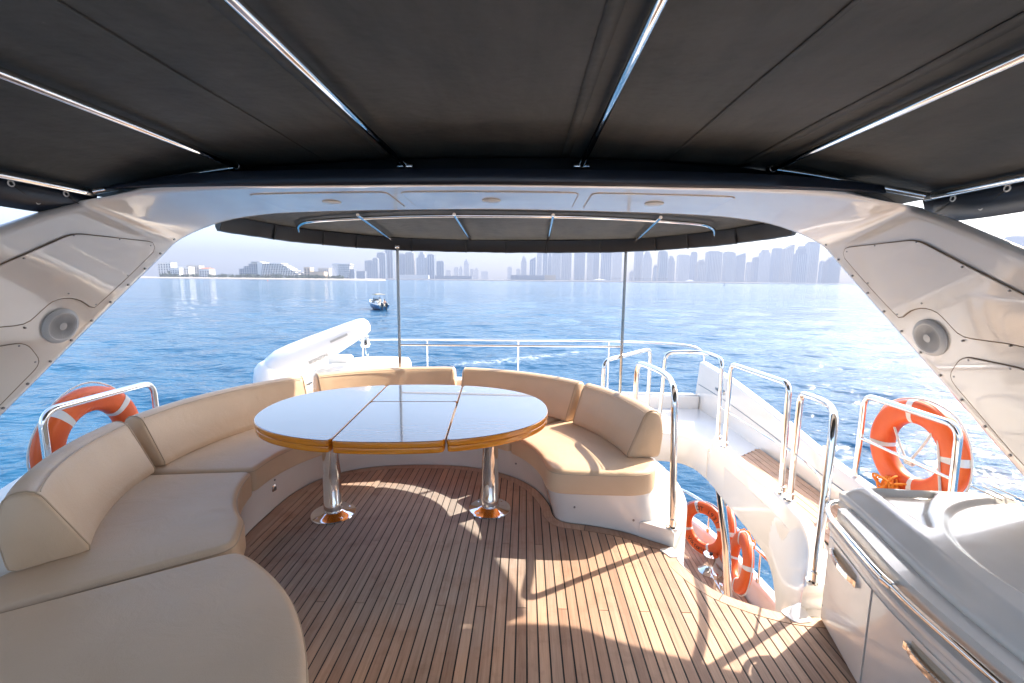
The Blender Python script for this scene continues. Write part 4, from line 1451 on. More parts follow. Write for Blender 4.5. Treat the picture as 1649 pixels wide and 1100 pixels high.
# ------------------------------------------------------------------ handrails
def rail(label, pts, r=0.0205, fil=0.11, feet=(0, -1), mids=(), group=None):
    b0 = Vector(pts[0])
    e = empty('handrail', label, 'handrail', b0, group)
    P = fillet(pts, fil, 8)
    G().tube([p - b0 for p in P], r, 14).build('tube', 'chrome', e)
    for f in feet:
        p = Vector(pts[f]) - b0
        G().lathe([(r * 1.9, 0.0), (r * 1.9, 0.006), (r * 1.28, 0.010), (r * 1.28, 0.055), (r * 1.02, 0.058)], tuple(p), 18).build('foot', 'chrome', e)
    for a, b in mids:
        G().tube([Vector(a) - b0, Vector(b) - b0], 0.011, 10).build('mid_bar', 'chrome', e)
    return e
rail('chrome handrail loop on the coaming just behind the right sofa end', [(1.05, 3.62, 0.10), (1.05, 3.60, 0.98), (1.16, 3.15, 0.98), (1.075, 2.75, 0.95), (1.09, 2.69, 0.10)], fil=[0, .10, .25, .10, 0])
rail('chrome handrail behind the sofa corner at the aft edge of the stairwell', [(0.90, 4.32, 0.05), (0.915, 4.32, 0.86), (1.50, 4.86, 0.90), (1.50, 4.86, 0.02)], fil=0.09)
rail('chrome handrail bending round the aft starboard corner of the stairwell', [(1.60, 4.76, 0.02), (1.63, 4.76, 0.88), (2.02, 4.72, 0.90), (2.0, 4.25, 0.90), (2.0, 4.22, 0.12)], fil=[0, .09, .22, .09, 0])
rail('straight chrome handrail along the middle of the starboard stairwell wall', [(1.99, 4.05, 0.12), (1.985, 4.03, 0.90), (2.00, 3.16, 0.92), (2.005, 3.15, 0.12)], fil=0.075)
rail('chrome handrail curving down to the forward end of the stairwell', [(2.005, 3.04, 0.12), (2.00, 3.02, 0.89), (1.93, 2.62, 0.93), (1.74, 2.30, 0.93), (1.635, 2.165, 0.12)], fil=[0, .07, .2, .12, 0])
rail('chrome handrail with a mid bar carrying the lifebuoy beside the bar', [(2.58, 3.235, 0.17), (2.58, 3.235, 0.83), (2.58, 2.52, 0.835), (2.58, 2.50, 0.12)], fil=0.085, mids=[((2.58, 3.235, 0.515), (2.58, 2.51, 0.525))])
rail('chrome handrail on the port side behind the left sofa back', [(-2.58, 2.42, 0.16), (-2.58, 2.42, 0.85), (-2.58, 3.20, 0.845), (-2.58, 3.215, 0.17)], fil=0.10, mids=[((-2.58, 2.42, 0.5), (-2.58, 3.21, 0.5))])
# thin guard wire linking the starboard posts
w = G().tube([p for p in catmull([(2.0, 4.22, .46), (1.99, 4.04, .46), (2.005, 3.6, .455), (2.005, 3.15, .46), (2.005, 3.03, .46), (1.93, 2.66, .47), (1.70, 2.25, .50)], 5)], 0.006, 8)
tag(w.build('guard_wire', 'chrome'), 'thin chrome guard wire running between the starboard stairwell handrails', 'wire')
# stern rail
e = empty('stern_rail', 'long chrome rail with stanchions across the stern behind the sofa', 'rail', (0, 5.9, 0.16))
sp_ = [(-2.0, 5.90, 0.80), (-1.95, 5.90, 0.815), (-1.1, 5.90, 0.83), (0.06, 5.90, 0.835), (1.26, 5.90, 0.84), (2.1, 5.90, 0.81), (2.36, 5.90, 0.77), (2.47, 5.90, 0.69), (2.49, 5.90, 0.585)]
G().tube([(p[0], p[1] - 5.9, p[2] - .16) for p in catmull(sp_, 6)], 0.0165, 12).build('rail', 'chrome', e)
for x_ in (-1.99, -1.13, 0.07, 1.25, 2.49):
    zt = float(np.interp(x_, [p[0] for p in sp_], [p[2] for p in sp_])) - .16
    zb = 0.0 if x_ < 2.3 else 0.42
    g = G().tube([(x_, 0, zb), (x_, 0, zt)], 0.0125, 10)
    g.lathe([(0.032, 0), (0.032, .006), (.018, .01), (.018, .04)], (x_, 0, zb), 14)
    g.build('stanchion', 'chrome', e)

# ------------------------------------------------------------------ wet bar
BX, BY = 1.9, 1.3
bar = empty('wet_bar', 'white glossy wet bar cabinet with chrome rail and drawers at the right', 'bar', (BX, BY, 0))
def offb(V): return [(v[0] - BX, v[1] - BY, v[2]) for v in V]
front = [(1.605, 2.06), (1.56, 1.86), (1.505, 1.62), (1.478, 1.40), (1.468, 1.15), (1.463, 0.6), (1.463, 0.1)]
frontc = [tuple(p) for p in catmull(front, 6)]
body = frontc + [(2.42, 0.1), (2.42, 2.08)]
P = resample(round_poly(body, [0.03] + [0] * (len(frontc) - 2) + [.02, .02, .05]), 160, True)
V, F = prism(P, 0.012, 0.470, r=0.006, steps=2)
mesh('cabinet', offb(V), F, 'bar_gelcoat', bar, angle=40)
V, F = prism(inset(P if area2(P) > 0 else P[::-1], 0.03), 0.0, 0.014)
mesh('toe_kick', offb(V), F, 'ink', bar, smooth=False)
# cornice strip above the drawers
V, F = prism(inset(P if area2(P) > 0 else P[::-1], -0.012), 0.476, 0.505, r=0.008, rb=.006, steps=2)
mesh('cornice', offb(V), F, 'bar_gelcoat', bar, angle=40)
V, F = prism(inset(P if area2(P) > 0 else P[::-1], 0.02), 0.468, 0.58)
mesh('neck', offb(V), F, 'bar_gelcoat', bar, smooth=False)
# moulded top as a height field
lid = [(1.70, 2.165), (1.655, 1.90), (1.60, 1.62), (1.565, 1.40), (1.552, 1.15), (1.545, 0.6), (1.545, 0.1)]
lidc = [tuple(p) for p in catmull(lid, 6)]
LP = resample(round_poly(lidc + [(2.46, 0.1), (2.46, 2.13), (1.78, 2.175)], [0.05] + [0] * (len(lidc) - 2) + [.02, .02, .04, .05]), 200, True)
if area2(LP) < 0: LP = LP[::-1]
rec = resample(round_poly([(1.800, 2.095), (2.10, 2.078), (1.985, 1.985), (1.885, 1.885), (1.815, 1.78), (1.777, 1.735), (1.775, 1.90)], [0.02, .03, 0, 0, .02, .015, 0]), 120, True)
def dist_in(Pt, poly):
    """signed distance: positive inside"""
    Q = poly; Qn = np.roll(Q, -1, 0)
    ins = np.zeros(len(Pt), bool); best = np.full(len(Pt), 9.0)
    for a, b in zip(Q, Qn):
        cr_ = ((a[1] > Pt[:, 1]) != (b[1] > Pt[:, 1]))
        xi = a[0] + (Pt[:, 1] - a[1]) * (b[0] - a[0]) / (b[1] - a[1] + 1e-12)
        ins ^= cr_ & (Pt[:, 0] < xi)
        ab = b - a
        t = np.clip(((Pt - a) @ ab) / (ab @ ab + 1e-12), 0, 1)
        best = np.minimum(best, np.linalg.norm(Pt - (a + t[:, None] * ab), axis=1))
    return np.where(ins, best, -best)
def sstep(x_, a, b):
    t = np.clip((x_ - a) / (b - a), 0, 1)
    return t * t * (3 - 2 * t)
gx = np.arange(1.54, 2.47, 0.0085); gy = np.arange(0.30, 2.19, 0.0095)
GX, GY = np.meshgrid(gx, gy)
Pt = np.stack([GX.ravel(), GY.ravel()], 1)
dO = dist_in(Pt, LP); dR = dist_in(Pt, rec)
Z = 0.605 + 0.055 * sstep(dO, 0.0, 0.085) ** 1.0
Z -= 0.034 * sstep(dR, -0.004, 0.016)
cc = np.array([2.35, 1.42]); rC = np.linalg.norm((Pt - cc) * np.array([1.0, 1.03]), axis=1)
Z -= 0.020 * sstep(-rC, -0.625, -0.590)
Z = np.where(dO < 0, 0.6, Z)
inside = dO > 0.004
idx = -np.ones(len(Pt), int)
V = []
for i in np.nonzero(inside)[0]:
    idx[i] = len(V); V.append((Pt[i, 0], Pt[i, 1], Z[i]))
F = []
nxg = len(gx)
for r in range(len(gy) - 1):
    for c_ in range(nxg - 1):
        q = [r * nxg + c_, r * nxg + c_ + 1, (r + 1) * nxg + c_ + 1, (r + 1) * nxg + c_]
        if all(inside[k_] for k_ in q): F.append(tuple(idx[k_] for k_ in q))
mesh('moulded_top', offb(V), F, 'bar_gelcoat', bar, angle=60)
# skirt of the lid, closing the height field at its rim
V, F = [], []
rings = [(-0.004, 0.545), (-0.004, 0.560), (0.004, 0.572), (-0.002, 0.578), (-0.004, 0.592), (0.0, 0.602), (0.006, 0.607), (0.022, 0.6115), (0.030, 0.602)]
for d, z in [(0.05, 0.545)] + rings:
    V += [(q[0], q[1], z) for q in inset(LP, d)]
m = len(LP)
for k_ in range(len(rings)):
    for i in range(m):
        j = (i + 1) % m
        F.append((k_ * m + i, k_ * m + j, (k_ + 1) * m + j, (k_ + 1) * m + i))
mesh('lid_skirt', offb(V), F, 'bar_gelcoat', bar, angle=45)
# hinge lines on the aft edge of the lid
for i in range(3):
    G().box((2.30 - BX + i * .05, 2.06 - BY, 0.662), (0.004, 0.14, 0.003)).build('lid_seam', 'groove', bar)
# drawer fronts: thin raised plates on the cabinet face, with bar handles in recesses
def face_pt(y_):
    Q = np.array(frontc)
    return float(np.interp(y_, Q[::-1, 1], Q[::-1, 0]))
def drawer(y0, y1, hy0, hy1):
    V, F = [], []
    ys_ = np.linspace(y0, y1, 14)
    for y_ in ys_:
        x_ = face_pt(y_)
        V += [(x_ - .001, y_, 0.445), (x_ - 0.006, y_, 0.443), (x_ - 0.006, y_, 0.035), (x_ - .001, y_, 0.033)]
    for i in range(13):
        for k_ in range(3): F.append((i * 4 + k_, i * 4 + k_ + 1, (i + 1) * 4 + k_ + 1, (i + 1) * 4 + k_))
    F += [(0, 1, 2, 3), (52, 53, 54, 55)]
    d_ = mesh('drawer', offb(V), F, 'bar_gelcoat', bar, angle=30)
    # recess behind the handle
    V, F = [], []
    hy = np.linspace(hy0 + .012, hy1 - .012, 7)
    for y_ in hy:
        x_ = face_pt(y_)
        V += [(x_ - .0068, y_, 0.425), (x_ - .0075, y_, 0.42), (x_ - .0075, y_, 0.375), (x_ - .0068, y_, 0.37)]
    for i in range(6):
        for k_ in range(3): F.append((i * 4 + k_, i * 4 + k_ + 1, (i + 1) * 4 + k_ + 1, (i + 1) * 4 + k_))
    mesh('finger_recess', offb(V), F, 'beige_wall', d_, smooth=False)
    g = G()
    pts = []
    for t in np.linspace(0, 1, 12):
        y_ = hy0 + (hy1 - hy0) * t
        pts.append((face_pt(y_) - 0.010 - 0.022 * math.sin(math.pi * t) ** .6, y_, 0.395))
    for p, q in zip(pts[:-1], pts[1:]):
        g.box(((p[0] + q[0]) / 2 - BX, (p[1] + q[1]) / 2 - BY, 0.395), (0.007, math.dist(p, q) + .002, 0.022), math.atan2(q[1] - p[1], q[0] - p[0]) - math.pi / 2)
    for y_ in (hy0, hy1):
        g.box((face_pt(y_) - .011 - BX, y_ - BY, 0.395), (0.016, 0.014, 0.026))
    g.build('handle', 'chrome', d_, angle=20)
drawer(1.66, 2.035, 1.76, 1.99)
drawer(1.17, 1.645, 1.22, 1.44)
drawer(0.66, 1.155, 0.72, 0.95)
# rail along the front
rp = [(1.76, 2.175, 0.545), (1.66, 2.165, 0.545)] + [(face_pt(y_) - 0.012 + .0 * y_, y_ + 0.03, 0.545) for y_ in (2.02, 1.8, 1.6, 1.4, 1.15, .8, .4)]
G().tube([(p.x - BX, p.y - BY, p.z) for p in fillet(rp, 0.06, 6)], 0.0125, 14).build('front_rail', 'chrome', bar)
for y_ in (1.555, 0.95):
    x_ = face_pt(y_ - .03) - 0.012
    g = G().tube([(x_ - BX, y_ - .022 - BY, 0.545), (x_ - BX, y_ + .022 - BY, 0.545)], 0.0165, 14)
    g.tube([(x_ - BX, y_ - BY, 0.545), (x_ + 0.075 - BX, y_ + .005 - BY, 0.547)], 0.008, 10)
    g.tube([(x_ + 0.062 - BX, y_ + .004 - BY, 0.547), (x_ + 0.072 - BX, y_ + .005 - BY, 0.547)], 0.019, 14)
    g.build('rail_bracket', 'chrome', bar)
s_ = G().lathe([(0.006, 0.0), (0.006, -0.004), (0, -0.005)], (0, 0, 0), 10, 'x').build('screw', 'steel_dark', bar)
s_.location = (face_pt(2.02) - BX, 2.03 - BY, 0.09)

# ------------------------------------------------------------------ lifebuoys
def text_mesh(txt, size):
    c = bpy.data.curves.new('letters', 'FONT')
    c.body = txt; c.size = size; c.extrude = 0.0008; c.align_x = 'CENTER'; c.align_y = 'CENTER'; c.resolution_u = 3
    o = bpy.data.objects.new('letters', c)
    C.objects.link(o)
    bpy.context.view_layer.update()
    me = bpy.data.meshes.new_from_object(o.evaluated_get(bpy.context.evaluated_depsgraph_get()))
    V = [v.co.copy() for v in me.vertices]; F = [tuple(p.vertices) for p in me.polygons]
    bpy.data.objects.remove(o, do_unlink=True)
    return V, F

def lifebuoy(label, loc, rot, R=0.285, r=0.078, top=None, bottom=None, group='orange lifebuoys hung on the yacht', band0=45, ropes=True, chunky=0.62):
    e = empty('lifebuoy', label, 'lifebuoy', loc, group)
    e.rotation_euler = rot
    # ring lies in the local xz plane, axis y; flat-sided oval section
    V, F = [], []
    n, m = 72, 20
    def sec(a, k, grow=0.0):
        b_ = 2 * math.pi * k / m
        c_, s_ = math.cos(b_), math.sin(b_)
        q = 0.72
        u = math.copysign(abs(c_) ** q, c_) * (r + grow); w_ = math.copysign(abs(s_) ** q, s_) * (r * chunky + grow)
        return ((R + u) * math.cos(a), w_, (R + u) * math.sin(a))
    for i in range(n):
        a = 2 * math.pi * i / n
        V += [sec(a, k) for k in range(m)]
    for i in range(n):
        j = (i + 1) % n
        for k in range(m):
            l = (k + 1) % m
            F.append((i * m + k, i * m + l, j * m + l, j * m + k))
    mesh('ring', V, F, 'buoy_orange', e, angle=80)
    for q in range(4):
        a0 = rad(band0 + 90 * q - 4.2); a1 = rad(band0 + 90 * q + 4.2)
        V, F = [], []
        for i in range(5):
            a = a0 + (a1 - a0) * i / 4
            V += [sec(a, k, 0.0015) for k in range(m)]
        for i in range(4):
            for k in range(m):
                l = (k + 1) % m
                F.append((i * m + k, i * m + l, (i + 1) * m + l, (i + 1) * m + k))
        mesh('reflective_band', V, F, 'buoy_band', e, angle=80)
    if ropes:
        pts = []
        for i in range(48):
            a = 2 * math.pi * i / 48
            d = abs(((math.degrees(a) - band0 + 45) % 90) - 45) / 45      # 0 on a band, 1 between bands
            rr = R + r + 0.006 + 0.022 * d ** 1.2
            pts.append((rr * math.cos(a), 0.01, rr * math.sin(a)))
        G().tube(pts, 0.0055, 7, closed=True).build('grab_line', 'rope_white', e)
    for txt, ac, up in ((top, 90, 1), (bottom, 270, -1)):
        if not txt: continue
        VV, FF = [], []
        size = 0.082
        adv = [0.052 if ch != ' ' else 0.05 for ch in txt]
        if up < 0: adv = [0.024 if ch in 'ilr' else 0.036 if ch in 't' else 0.044 if ch != 'V' else .05 for ch in txt]
        tot = sum(adv); pos = -tot / 2
        for ch, w_ in zip(txt, adv):
            cpos = pos + w_ / 2; pos += w_
            if ch == ' ': continue
            vv, ff = text_mesh(ch, size)
            cx_ = (min(v.x for v in vv) + max(v.x for v in vv)) / 2
            th = rad(ac) - up * cpos / R
            rot_ = th - math.pi / 2 if up > 0 else th + math.pi / 2
            nb = len(VV)
            for v in vv:
                x_, z_ = v.x - cx_, v.y - 0.004 + (.008 if up < 0 else 0)
                X = R * math.cos(th) + x_ * math.cos(rot_) - z_ * math.sin(rot_)
                Zz = R * math.sin(th) + x_ * math.sin(rot_) + z_ * math.cos(rot_)
                # sit on the front face of the section
                u = (math.hypot(X, Zz) - R) / r
                front_ = r * chunky * max(0.0, 1 - abs(u) ** (2 / 0.72)) ** (0.72 / 2)
                VV.append((X, -front_ - 0.0018 - v.z, Zz))
            FF += [tuple(i + nb for i in f) for f in ff]
        mesh('lettering', VV, FF, 'ink', e, smooth=False)
    return e

b1 = lifebuoy('orange lifebuoy marked DT 1931 and Viktoria standing below the stairwell', at(1134, 851, 5.75), (rad(-4), rad(14), rad(-56)), R=0.272, r=0.076, top='DT 1931', bottom='Viktoria', band0=38)
b2 = lifebuoy('orange lifebuoy seen edge-on behind the chrome grab pole', at(1170, 862, 5.45), (rad(-3), 0, rad(-102)), R=0.275, r=0.074, band0=30)
b3 = lifebuoy('orange lifebuoy leaning on the main deck bulwark right of the grab pole', at(1192, 905, 4.80), (rad(-8), 0, rad(-101)), R=0.250, r=0.078, band0=20)
b4 = lifebuoy('orange lifebuoy hung outside the handrail beside the wet bar with white lines', (2.68, 2.885, 0.555), (0, 0, rad(-86)), R=0.252, r=0.076, band0=8, chunky=.70)
b5 = lifebuoy('orange lifebuoy hung behind the port handrail left of the sofa', (-2.72, 2.83, 0.52), (0, 0, rad(92)), R=0.29, r=0.082, band0=42, chunky=.70)
# hanging lines of the starboard buoy, knotted in the middle
e = empty('lanyard', 'white line knotted in the middle of the lifebuoy beside the wet bar', 'line', (2.63, 2.86, 0.53))
for a, b in (((0.02, 0.20, 0.17), (-0.01, 0.03, -0.02)), ((0.02, -0.11, 0.20), (-0.01, -0.01, -0.03)), ((0.02, -0.14, 0.20), (0.0, -0.24, -0.20))):
    mid = ((a[0] + b[0]) / 2, (a[1] + b[1]) / 2, (a[2] + b[2]) / 2 - .008)
    G().tube(catmull([a, mid, b], 6), 0.007, 8).build('line', 'rope_white', e)
kn = G()
for i in range(5):
    a = i * 1.3
    kn.tube([(-.012 + .012 * math.cos(t + a), -.01 + .024 * math.cos(t), -.035 + .018 * math.sin(t + a)) for t in np.linspace(0, 6.2, 14)], 0.007, 6, closed=True)
kn.build('knot', 'rope_white', e)
def rope_coil(label, loc, n, size, seed, droop=0.0):
    e = empty('rope_coil', label, 'rope', loc)
    rg_ = random.Random(seed)
    for i in range(n):
        c = Vector((rg_.gauss(0, size[0] * .35), rg_.gauss(0, size[1] * .35), rg_.gauss(0, size[2] * .3)))
        ax = Vector((rg_.uniform(-1, 1), rg_.uniform(-1, 1), rg_.uniform(-.6, .6))).normalized()
        u = ax.orthogonal().normalized(); w_ = ax.cross(u)
        a_, b_ = rg_.uniform(.4, 1) * size[1], rg_.uniform(.25, .7) * size[2]
        pts = []
        for t in np.linspace(0, 2 * math.pi, 15)[:-1]:
            p = c + u * a_ * math.cos(t) + w_ * b_ * math.sin(t) + Vector((0, 0, -droop * rg_.random()))
            pts.append(p)
        G().tube(catmull(pts, 2, True), 0.0065, 6, closed=True).build('loop', 'rope_orange', e)
    return e
rope_coil('coil of orange floating line in the foot of the lifebuoy beside the wet bar', (2.60, 2.93, 0.27), 20, (0.06, 0.10, 0.09), 4)
rope_coil('bunch of orange floating line hung on the lower rail', at(1203, 868, 4.95), 16, (0.05, 0.06, 0.13), 9, .03)
# chrome bracket cups holding the two upper buoys
for sx, yy_, lab in ((1, 2.56, 'chrome cup bracket under the lifebuoy beside the wet bar'), (-1, 2.50, 'chrome cup bracket under the port lifebuoy')):
    e = empty('buoy_bracket', lab, 'bracket', (sx * 2.58, yy_, 0.35))
    G().tube([(0, 0, 0), (sx * .10, 0, 0), (sx * .21, 0.0, 0.02), (sx * .21, 0, .06)], 0.010, 10).build('arm', 'chrome', e)
    V, F = [], []
    G().box((sx * .12, 0, 0), (0.20, 0.09, 0.012), bev=.004).build('tray', 'chrome', e)

# ------------------------------------------------------------------ crane and tender aft of the sofa
cr_ = empty('deck_crane', 'white hydraulic deck crane with its boom resting towards the stern', 'crane', (-2.30, 4.70, 0))
def sec_ring(c, fwd, w, h, n=20, q=.6, drop=0.0):
    fwd = Vector(fwd).normalized(); side = fwd.cross(Vector((0, 0, 1))).normalized(); up = side.cross(fwd)
    out = []
    for k_ in range(n):
        a = 2 * math.pi * k_ / n
        c_, s_ = math.cos(a), math.sin(a)
        out.append(Vector(c) + side * (math.copysign(abs(c_) ** q, c_) * w / 2) + up * (math.copysign(abs(s_) ** q, s_) * h / 2))
    return out
pA, pB = at(440, 592, 4.80), at(594, 522, 5.30)
def lerp(t): return pA + (pB - pA) * t
V, F = [], []
fw = (pB - pA).normalized()
# boom: humped knuckle at the foot, tapering to a rounded tip
st = [(-0.10, .20, .12, -.03), (-0.08, .30, .20, -.03), (-.02, .34, .27, -.02), (.08, .34, .31, .0), (.22, .33, .335, -.01), (.4, .31, .325, -.015), (.6, .29, .285, -.01), (.8, .27, .235, 0), (.93, .25, .195, .005), (.98, .20, .15, .005), (1.0, .10, .07, .005)]
for t, w_, h_, dz in st:
    V += [p - Vector((-2.30, 4.70, 0)) for p in sec_ring(lerp(t) + Vector((0, 0, dz)), fw, w_, h_)]
n = 20
for i in range(len(st) - 1):
    for k_ in range(n):
        l = (k_ + 1) % n
        F.append((i * n + k_, i * n + l, (i + 1) * n + l, (i + 1) * n + k_))
F.append(tuple(range(n))); F.append(tuple(range((len(st) - 1) * n, len(st) * n)))
bo = mesh('boom', V, F, 'white_paint', cr_, angle=70)
base = lerp(0.03)
bl_ = (base.x + 2.30, base.y - 4.70)
G().lathe([(0.24, 0.0), (0.24, 0.03), (0.18, 0.06), (0.17, base.z - .12), (0.15, base.z - .05)], (bl_[0], bl_[1], 0), 32).build('column', 'white_paint', cr_)
# canvas-like shroud over the knuckle
q = lerp(-0.05)
G().lathe([(0.0, .125), (.05, .12), (.10, .095), (.14, .04), (.155, -.06), (.165, -.22), (.16, -.24)], (q.x + 2.30 + .03, q.y - 4.70 - .03, q.z - .01), 28).build('knuckle_cover', 'white_paint', cr_)
# decals on the camera side of the boom
side = fw.cross(Vector((0, 0, 1))).normalized()
upv = side.cross(fw)
for t, dz, txt, sz in ((0.40, -0.05, 'BESENZONI', 0.050),):
    vv, ff = text_mesh(txt, sz)
    c = lerp(t) + side * 0.160 + upv * (-0.095)
    V = [c + fw * v.x * .8 + upv * v.y - Vector((-2.30, 4.70, 0)) + side * .001 for v in vv]
    mesh('lettering', V, ff, 'decal_grey', bo, smooth=False)
c = lerp(0.66) + side * .1455 + upv * 0.02 - Vector((-2.30, 4.70, 0))
V = [c + fw * a + upv * b + side * d for d in (-.01, .004) for a, b in ((-.10, -.012), (.10, -.012), (.10, .012), (-.10, .012))]
mesh('warning_strip', V, [(0, 1, 2, 3), (4, 5, 6, 7), (0, 1, 5, 4), (1, 2, 6, 5), (2, 3, 7, 6), (3, 0, 4, 7)], 'grey_plastic', bo, smooth=False)
tip = lerp(0.955) - Vector((-2.30, 4.70, 0))
hk = G().lathe([(0.02, 0), (0.045, -0.02), (0.05, -0.10), (0.06, -0.12), (0.05, -.15), (0.0, -.155)], (tip.x, tip.y, tip.z - .10), 18).build('hook_block', 'chrome', cr_)
G().tube([(tip.x, tip.y, tip.z - .25), (tip.x, tip.y, tip.z - .33), (tip.x + .025, tip.y, tip.z - .36), (tip.x + .03, tip.y, tip.z - .33)], 0.006, 8).build('hook', 'chrome', hk)

td = empty('inflatable_tender', 'white inflatable tender with dark trim lying behind the sofa beside the crane', 'tender', (-1.75, 5.2, 0))
def ttube(pts, rad_, name):
    P = catmull(pts, 6)
    n = len(P)
    V, F = [], []
    Vt, Ft = tube_geo(P, 1.0, 20, cap=True)
    for i, p in enumerate(P):
        t = i / (n - 1)
        rr = rad_ * min(1.0, (0.25 + 3.2 * min(t, 1 - t) ** .5 * .9))
        rr = min(rr, rad_)
        for k_ in range(20):
            v = Vt[i * 20 + k_]
            V.append(Vector(p) + (v - Vector(p)) * rr)
    return mesh(name, V, Ft, 'white_paint', td, angle=70)
t1 = ttube([(-0.55, .0, .42), (-.30, -.02, .46), (0.0, 0, .47), (0.10, .05, .46), (.16, .12, .45)], 0.165, 'tube')
t2 = ttube([(-0.35, .40, .44), (-.05, .38, .48), (0.25, .36, .485), (0.36, .38, .48), (.42, .42, .47)], 0.165, 'tube')
for P0, zz in (((-.1, -.0, .47), 0), ((.15, .365, .485), 0)):
    G().tube([(P0[0] - .2 + .4 * t, P0[1] - .11 + .05 * t, P0[2] + .125 - .05 * (2 * t - 1) ** 2) for t in np.linspace(0, 1, 10)], 0.006, 6).build('trim', 'ink', td)
G().box((-.12, 0.2, .30), (0.9, .45, .20), bev=.05).build('hull', 'white_paint', td)
G().box((-.30, 0.12, .63), (0.26, .16, .14), bev=.02).build('seat_box', 'white_paint', td)
G().box((-.1, 0.2, .10), (0.5, .30, .20), bev=.02).build('cradle', 'white_paint', td)

# ------------------------------------------------------------------ far shore and skyline
RS = random.Random(21)
def gz(px, y): return SEA_Z
def terrain(name, label, pts, h, m, jag=0.0):
    """low strip of land: plan outline (x, y) with sloping edges"""
    P = resample(pts, 120, True)
    if area2(P) < 0: P = P[::-1]
    P = P + RNG.normal(0, jag, P.shape)
    V, F = [], []
    for d, z in ((0, -1.0), (4, h * .6), (12, h)):
        V += [(q[0], q[1], SEA_Z + z) for q in inset(P, d)]
    n = len(P)
    for k_ in range(2):
        for i in range(n):
            j = (i + 1) % n
            F.append((k_ * n + i, k_ * n + j, (k_ + 1) * n + j, (k_ + 1) * n + i))
    F.append(tuple(range(2 * n, 3 * n)))
    return tag(mesh(name, V, F, m, smooth=False), label, kind='structure')
D1 = 900.0
xL, xR = at(-260, 450, D1).x, at(566, 450, D1).x
terrain('beach', 'pale sandy shore of the low island on the left', [(xL, D1 + 10), (xR, D1 + 10), (xR + 30, D1 + 30), (xR, D1 + 240), (xL, D1 + 240)], 3.4, 'sand', 1.0)
terrain('rock_shore', 'grey rock edge along the waterline of the left island', [(xL, D1), (xR + 10, D1), (xR + 36, D1 + 24), (xR, D1 + 60), (xL, D1 + 60)], 1.6, 'rock', 1.5)
D2 = 1750.0
terrain('breakwater', 'long grey breakwater in front of the hazy skyline', [(at(585, 450, D2).x, D2), (at(1195, 455, D2).x, D2 - 150), (at(1197, 455, D2).x, D2 - 120), (at(900, 450, D2).x, D2 + 70), (at(585, 450, D2).x, D2 + 70)], 4.5, 'rock', 2.0)
D3 = 3000.0
terrain('far_shore', 'distant hazy shore under the towers', [(at(500, 450, D3).x, D3), (at(2000, 455, D3).x, D3), (at(2000, 455, D3).x, D3 + 1800), (at(500, 450, D3).x, D3 + 1800)], 4.0, 'sand', 3.0)

def wbox(V, F, x0, x1, y0, y1, z0, z1):
    n = len(V)
    V += [(x0, y0, z0), (x1, y0, z0), (x1, y1, z0), (x0, y1, z0), (x0, y0, z1), (x1, y0, z1), (x1, y1, z1), (x0, y1, z1)]
    F += [(n, n + 3, n + 2, n + 1), (n + 4, n + 5, n + 6, n + 7), (n, n + 1, n + 5, n + 4), (n + 1, n + 2, n + 6, n + 5), (n + 2, n + 3, n + 7, n + 6), (n + 3, n, n + 4, n + 7)]

